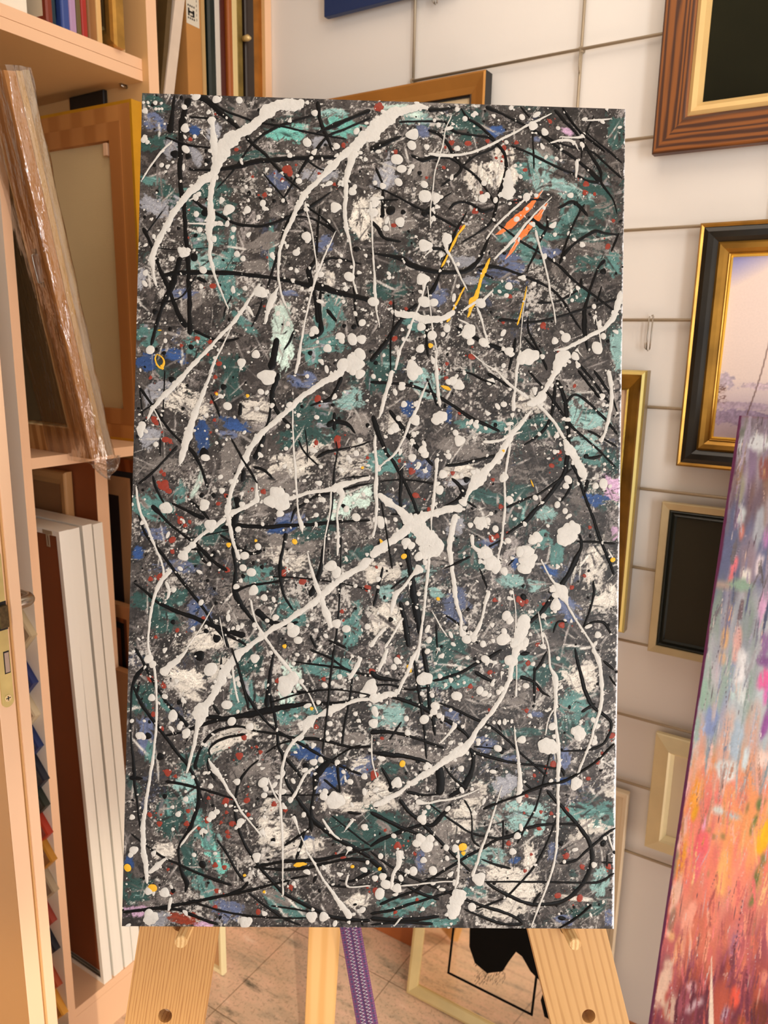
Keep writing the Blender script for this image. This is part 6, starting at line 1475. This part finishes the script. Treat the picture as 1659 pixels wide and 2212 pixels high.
# charcoal hatching under the silhouette
for k in range(170):
    px = 1026 + rd.random() * 66; py = 2078 + rd.random() ** 1.5 * 46; x, y = fl(px, py); L_ = rd.uniform(.004, .010)
    mb.face([(x, y, -.0015), (x + .0007, y, -.0015), (x + .0007 - L_ * .3, y - L_, -.0015), (x - L_ * .3, y - L_, -.0015)])
pp2 = [fl(*q_) for q_ in [(1178, 2130), (1186, 2137), (1194, 2206), (1176, 2196), (1168, 2160)]]; mb.face([(x, y, -.0014) for x, y in pp2])
mb.build('silhouette', M_ink, t)
# small pale frame on the floor beside the shelf foot
k0 = onZ(485, 2105, 0)
t = thing('pale_frame', 'thin pale cream frame standing on the floor just behind the left easel leg', 'picture frame', basis((k0.x, k0.y + .10, .0005), (0, -1, 0), (0, 0, 1)))
frame_part(t, 'frame', .10, .30, [(0, -.008), (0, .006), (.003, .008), (.012, .006), (.012, -.008)], mat('pale_lime_moulding', (230, 216, 170), .45))
MB().box((.011, .011, -.006), (.089, .289, -.002)).build('backing', mat('tan_board', (190, 146, 100), .7), t)

# ---------------------------------------------------------------- orange and purple abstract canvas at the right
tl = onX(1541, 896, 1.44); bl_ = onX(1385, 2212, 1.211)
up = (tl - bl_).normalized(); base = bl_ - up * (bl_.z / up.z); hO = (tl - base).length; wO = .62
OM = basis(base + Vector((0, 0, .0008)), (0, -1, 0), up)
t = thing('orange_abstract_painting', 'tall orange, purple and pale blue abstract canvas leaning at the right edge', 'painting', OM)
NXo, NYo = 440, int(440 * hO / wO)
Q = Painter(wO, hO, NXo, NYo, (140, 124, 140), 33); Q.gr = .35; go = NXo / wO; R = Q.r
def lo_(px, py):
    n_ = OM.to_3x3().col[2]; r = ray(px, py); p = OM.inverted() @ (O + r * ((OM.translation - O).dot(n_) / r.dot(n_))); return p.x * go, (hO - p.y) * go
def edge_x(py): return 1541 - 156 * (py - 896) / 1316.0
kpx = lambda py: (lo_(1600, py)[0] - lo_(1590, py)[0]) / 10
bands = [(880, 1010, [(132, 116, 138), (150, 140, 156), (108, 96, 104), (120, 112, 104), (196, 200, 206)]), (1010, 1180, [(138, 118, 146), (116, 96, 106), (152, 140, 150), (170, 160, 168), (112, 104, 122), (142, 110, 84)]),
         (1180, 1340, [(126, 124, 150), (150, 132, 142), (116, 110, 116), (168, 158, 176), (104, 110, 142)]), (1340, 1480, [(140, 158, 150), (152, 158, 172), (172, 178, 186), (148, 150, 170), (196, 198, 206)]),
         (1480, 1610, [(172, 192, 194), (160, 184, 176), (158, 172, 202), (192, 204, 212), (206, 200, 210)]), (1610, 1700, [(180, 196, 206), (226, 178, 158), (206, 212, 218), (214, 178, 170)]),
         (1700, 1800, [(242, 162, 112), (240, 150, 130), (244, 178, 130), (236, 170, 150)]), (1800, 1960, [(248, 166, 110), (244, 142, 118), (250, 182, 130), (240, 130, 124)]),
         (1960, 2060, [(242, 146, 124), (232, 128, 110), (226, 150, 130), (214, 120, 116)]), (2060, 2130, [(196, 106, 108), (170, 92, 104), (216, 126, 104), (150, 84, 100)]), (2130, 2600, [(150, 78, 92), (122, 62, 78), (170, 88, 84), (108, 56, 70), (186, 94, 78)])]
for rep in range(2):
    for (y0_, y1_, cs) in bands:
        for k in range(int((y1_ - y0_) * 1.6)):
            py = rd.uniform(y0_, min(y1_, 2600)); ex = edge_x(py); px = rd.uniform(ex - 10, ex + 560)
            if py > 2250: continue
            x, y = lo_(px, py); Q.smear(x, y, rd.uniform(12, 60), rd.uniform(2.5, 11), math.pi / 2 + rd.gauss(0, .07), rd.choice(cs), .72, .16, .5)
Q.blur(11, 1)
Q.a[int(lo_(1500, 2230)[1]):] = Q.a[int(lo_(1500, 2230)[1]):] * .2 + np.array((128, 64, 80)) * .8
feat = [  # px, py, half-length px (vertical), half-width px, angle from vertical, colour, cover
 (1640, 955, 26, 24, 0, (206, 210, 214), .8), (1580, 935, 14, 30, 0, (116, 118, 112), .9), (1560, 915, 8, 18, 0, (150, 138, 164), .8), (1650, 1010, 26, 12, 0, (140, 88, 84), .9), (1600, 1010, 60, 6, .05, (142, 112, 82), .8), (1560, 1060, 70, 8, .1, (126, 106, 140), .8),
 (1600, 1060, 40, 8, 0, (150, 146, 130), .8), (1600, 1110, 24, 14, 0, (188, 196, 200), .8), (1602, 1150, 20, 6, 0, (214, 128, 112), .9), (1640, 1130, 50, 12, 0, (168, 172, 182), .7), (1655, 1160, 30, 8, 0, (176, 128, 178), .8),
 (1585, 1225, 34, 8, .1, (226, 122, 132), 1), (1578, 1250, 20, 6, .1, (232, 130, 134), 1), (1545, 1215, 16, 6, 0, (150, 90, 104), .9), (1550, 1190, 10, 16, 0, (110, 116, 152), .9), (1612, 1243, 20, 12, 0, (228, 224, 218), 1), (1640, 1220, 30, 8, .05, (226, 214, 222), 1), (1600, 1265, 16, 34, 0, (140, 168, 150), 1), (1560, 1262, 10, 22, 0, (176, 158, 150), .9), (1520, 1290, 60, 5, .12, (96, 88, 120), .8),
 (1525, 1290, 22, 4, .2, (176, 76, 88), .9), (1515, 1325, 26, 20, 0, (138, 166, 158), .9), (1575, 1330, 30, 7, 0, (222, 168, 130), 1), (1566, 1380, 30, 10, 0, (220, 176, 128), .9), (1590, 1390, 50, 10, 0, (222, 176, 170), .9), (1560, 1420, 16, 10, 0, (216, 182, 150), .9), (1600, 1440, 50, 13, .05, (228, 230, 234), 1), (1650, 1300, 60, 10, .05, (214, 168, 204), .8), (1650, 1390, 30, 10, 0, (156, 120, 170), .9),
 (1648, 1430, 14, 18, 0, (130, 90, 142), .9), (1655, 1465, 26, 16, 0, (232, 112, 168), 1), (1660, 1500, 30, 12, 0, (222, 124, 190), .9), (1655, 1560, 50, 8, .05, (150, 92, 158), .9), (1600, 1500, 30, 16, 0, (210, 220, 222), .9), (1478, 1500, 40, 12, .25, (232, 214, 216), 1), (1520, 1500, 40, 14, 0, (156, 188, 174), .8), (1535, 1560, 40, 16, 0, (142, 160, 206), .9), (1500, 1580, 40, 14, 0, (158, 184, 178), .8), (1590, 1600, 60, 14, 0, (178, 198, 216), .9), (1610, 1640, 40, 8, 0, (210, 226, 234), .9),
 (1570, 1665, 24, 26, 0, (222, 230, 232), .9), (1512, 1645, 26, 12, .3, (238, 176, 150), 1), (1490, 1670, 16, 8, 0, (238, 178, 160), 1), (1538, 1680, 10, 8, 0, (240, 150, 124), 1), (1585, 1690, 8, 10, 0, (240, 152, 132), 1), (1650, 1640, 26, 14, 0, (240, 214, 204), .9), (1645, 1690, 22, 14, 0, (226, 172, 160), .9),
 (1505, 1710, 40, 14, .1, (244, 164, 70), 1), (1500, 1755, 22, 8, .2, (236, 168, 54), 1), (1512, 1730, 10, 3, 0, (170, 140, 180), 1), (1480, 1715, 34, 8, .1, (238, 184, 186), .9), (1548, 1720, 24, 14, 0, (238, 130, 122), .9), (1552, 1748, 12, 15, 0, (224, 230, 226), 1), (1582, 1762, 8, 20, 0, (182, 204, 216), 1), (1575, 1775, 8, 4, 0, (120, 140, 110), 1), (1628, 1780, 34, 5, .15, (112, 128, 74), 1), (1642, 1735, 20, 8, .3, (110, 124, 78), 1), (1614, 1745, 16, 3, .1, (136, 130, 90), .9),
 (1650, 1800, 40, 14, 0, (250, 190, 48), 1), (1640, 1832, 16, 10, 0, (244, 184, 50), 1), (1650, 1855, 14, 8, 0, (150, 138, 84), .8), (1635, 1895, 40, 8, .15, (120, 122, 72), 1), (1626, 1945, 20, 7, .2, (134, 132, 84), 1), (1541, 1806, 5, 5, 0, (104, 118, 74), 1), (1562, 1806, 5, 7, 0, (120, 124, 80), 1), (1532, 1792, 4, 6, 0, (140, 132, 88), .9), (1530, 1886, 14, 2.5, 0, (150, 144, 92), .9),
 (1522, 1780, 22, 6, .1, (236, 168, 200), .9), (1516, 1825, 40, 14, .1, (240, 112, 120), .9), (1510, 1870, 50, 8, .1, (236, 120, 128), .8), (1470, 1800, 50, 12, .1, (238, 186, 176), .9), (1460, 1815, 24, 6, .2, (114, 108, 62), .9), (1466, 1795, 8, 6, 0, (240, 180, 40), 1), (1472, 1860, 50, 8, .1, (240, 162, 70), .9), (1448, 1890, 60, 10, .1, (148, 132, 112), .9), (1428, 1900, 70, 8, .12, (176, 138, 166), .9),
 (1560, 1880, 70, 12, 0, (250, 184, 120), .9), (1595, 1900, 80, 14, 0, (250, 150, 128), .8), (1460, 1930, 50, 12, .1, (236, 190, 170), 1), (1490, 1980, 50, 14, .1, (240, 166, 146), .9), (1450, 1990, 50, 7, .1, (150, 124, 110), .8), (1420, 1990, 60, 8, .12, (172, 124, 160), .9), (1450, 2020, 18, 10, 0, (224, 168, 124), 1), (1442, 2015, 10, 7, 0, (238, 196, 176), 1), (1440, 2075, 26, 8, .1, (168, 112, 112), .9),
 (1465, 2050, 40, 12, .1, (230, 164, 128), .9), (1432, 2130, 70, 16, .08, (226, 192, 172), 1), (1450, 2180, 50, 14, .1, (204, 172, 156), .9), (1405, 2080, 60, 7, .12, (130, 72, 104), .9), (1400, 2140, 50, 7, .12, (138, 108, 94), .9), (1395, 2190, 40, 8, .12, (112, 58, 90), .9), (1480, 2160, 40, 16, .1, (156, 84, 98), .9), (1495, 2130, 20, 12, .3, (206, 156, 162), .8), (1500, 2170, 30, 10, .6, (196, 166, 176), .7), (1590, 2150, 34, 12, .1, (222, 92, 76), .9), (1620, 2140, 40, 12, 0, (150, 76, 80), .8), (1650, 2110, 20, 10, 0, (222, 140, 122), .9),
 (1570, 2190, 26, 12, .2, (180, 150, 168), .8), (1640, 2190, 40, 18, 0, (118, 62, 52), .9), (1600, 2205, 20, 10, 0, (150, 82, 60), .9), (1530, 2060, 30, 10, 0, (206, 112, 104), .9), (1590, 2020, 40, 16, .1, (214, 130, 128), .8), (1585, 2040, 40, 8, .1, (170, 116, 140), .7)]
for (px, py, L, W, a_, c, cv) in feat:
    k_ = kpx(py); x, y = lo_(px, py)
    if L * k_ >= W * k_: Q.smear(x, y, L * k_, W * k_, math.pi / 2 + a_, c, cv + .15, .15, .45)
    else: Q.smear(x, y, W * k_, L * k_, a_, c, cv + .15, .15, .45)
Q.blur(3, 1)
for k in range(850):   # dry bristle streaks over the blended colour
    y0_, y1_, cs = bands[min(len(bands) - 1, int(rd.random() * len(bands)))]; py = rd.uniform(y0_, min(y1_, 2230)); px = rd.uniform(edge_x(py), edge_x(py) + 330)
    x, y = lo_(px, py); cc = np.array(rd.choice(cs), float) * rd.uniform(.8, 1.22); Q.smear(x, y, rd.uniform(8, 34), rd.uniform(.6, 3.2), math.pi / 2 + rd.gauss(0, .09), np.clip(cc, 0, 250), rd.uniform(.35, .62), .2, .6)
for k in range(420):   # fine vertical scratches of dry paint
    py = rd.uniform(900, 2210); px = rd.uniform(edge_x(py), edge_x(py) + 300); x, y = lo_(px, py)
    Q.smear(x, y, rd.uniform(4, 22), rd.uniform(.4, .9), math.pi / 2 + rd.gauss(0, .12), rd.choice(((222, 214, 210), (206, 190, 200), (96, 76, 88), (232, 200, 184))), .5, .1, .4)
for k in range(9): x, y = lo_(1603 - 2.0 * k, 1945 + 13 * k); Q.smear(x, y, 2.2, .9, 1.5, (70, 44, 66), 1.2, .1, .1)
for k in range(40):
    s_ = k / 39; x, y = lo_(1537 - 1 * s_, 2066 + 150 * s_); Q.smear(x, y, 3, .6 + 6.5 * s_ * kpx(2100) * (1 if s_ < .95 else .7), math.pi / 2, (238, 218, 200), 1.3, .05, .05)
# dark plum band on the left edge, where the side colour comes round
xx = np.arange(NXo)[None, :]; bw = 2.2 + 2.2 * Q.noise; m_ = np.clip(bw - xx, 0, 1)[..., None]; Q.a = Q.a * (1 - m_) + np.array((92, 40, 72)) * m_
Q.build('painted_canvas', attr_mat('thick_abstract_oil', .35, .6, 260, .06), t, 0)
mb = MB(); mb.box((0, 0, -.02), (wO, hO, -.0004)); mb.build('canvas_side', mat('plum_side', (96, 38, 76), .6), t)
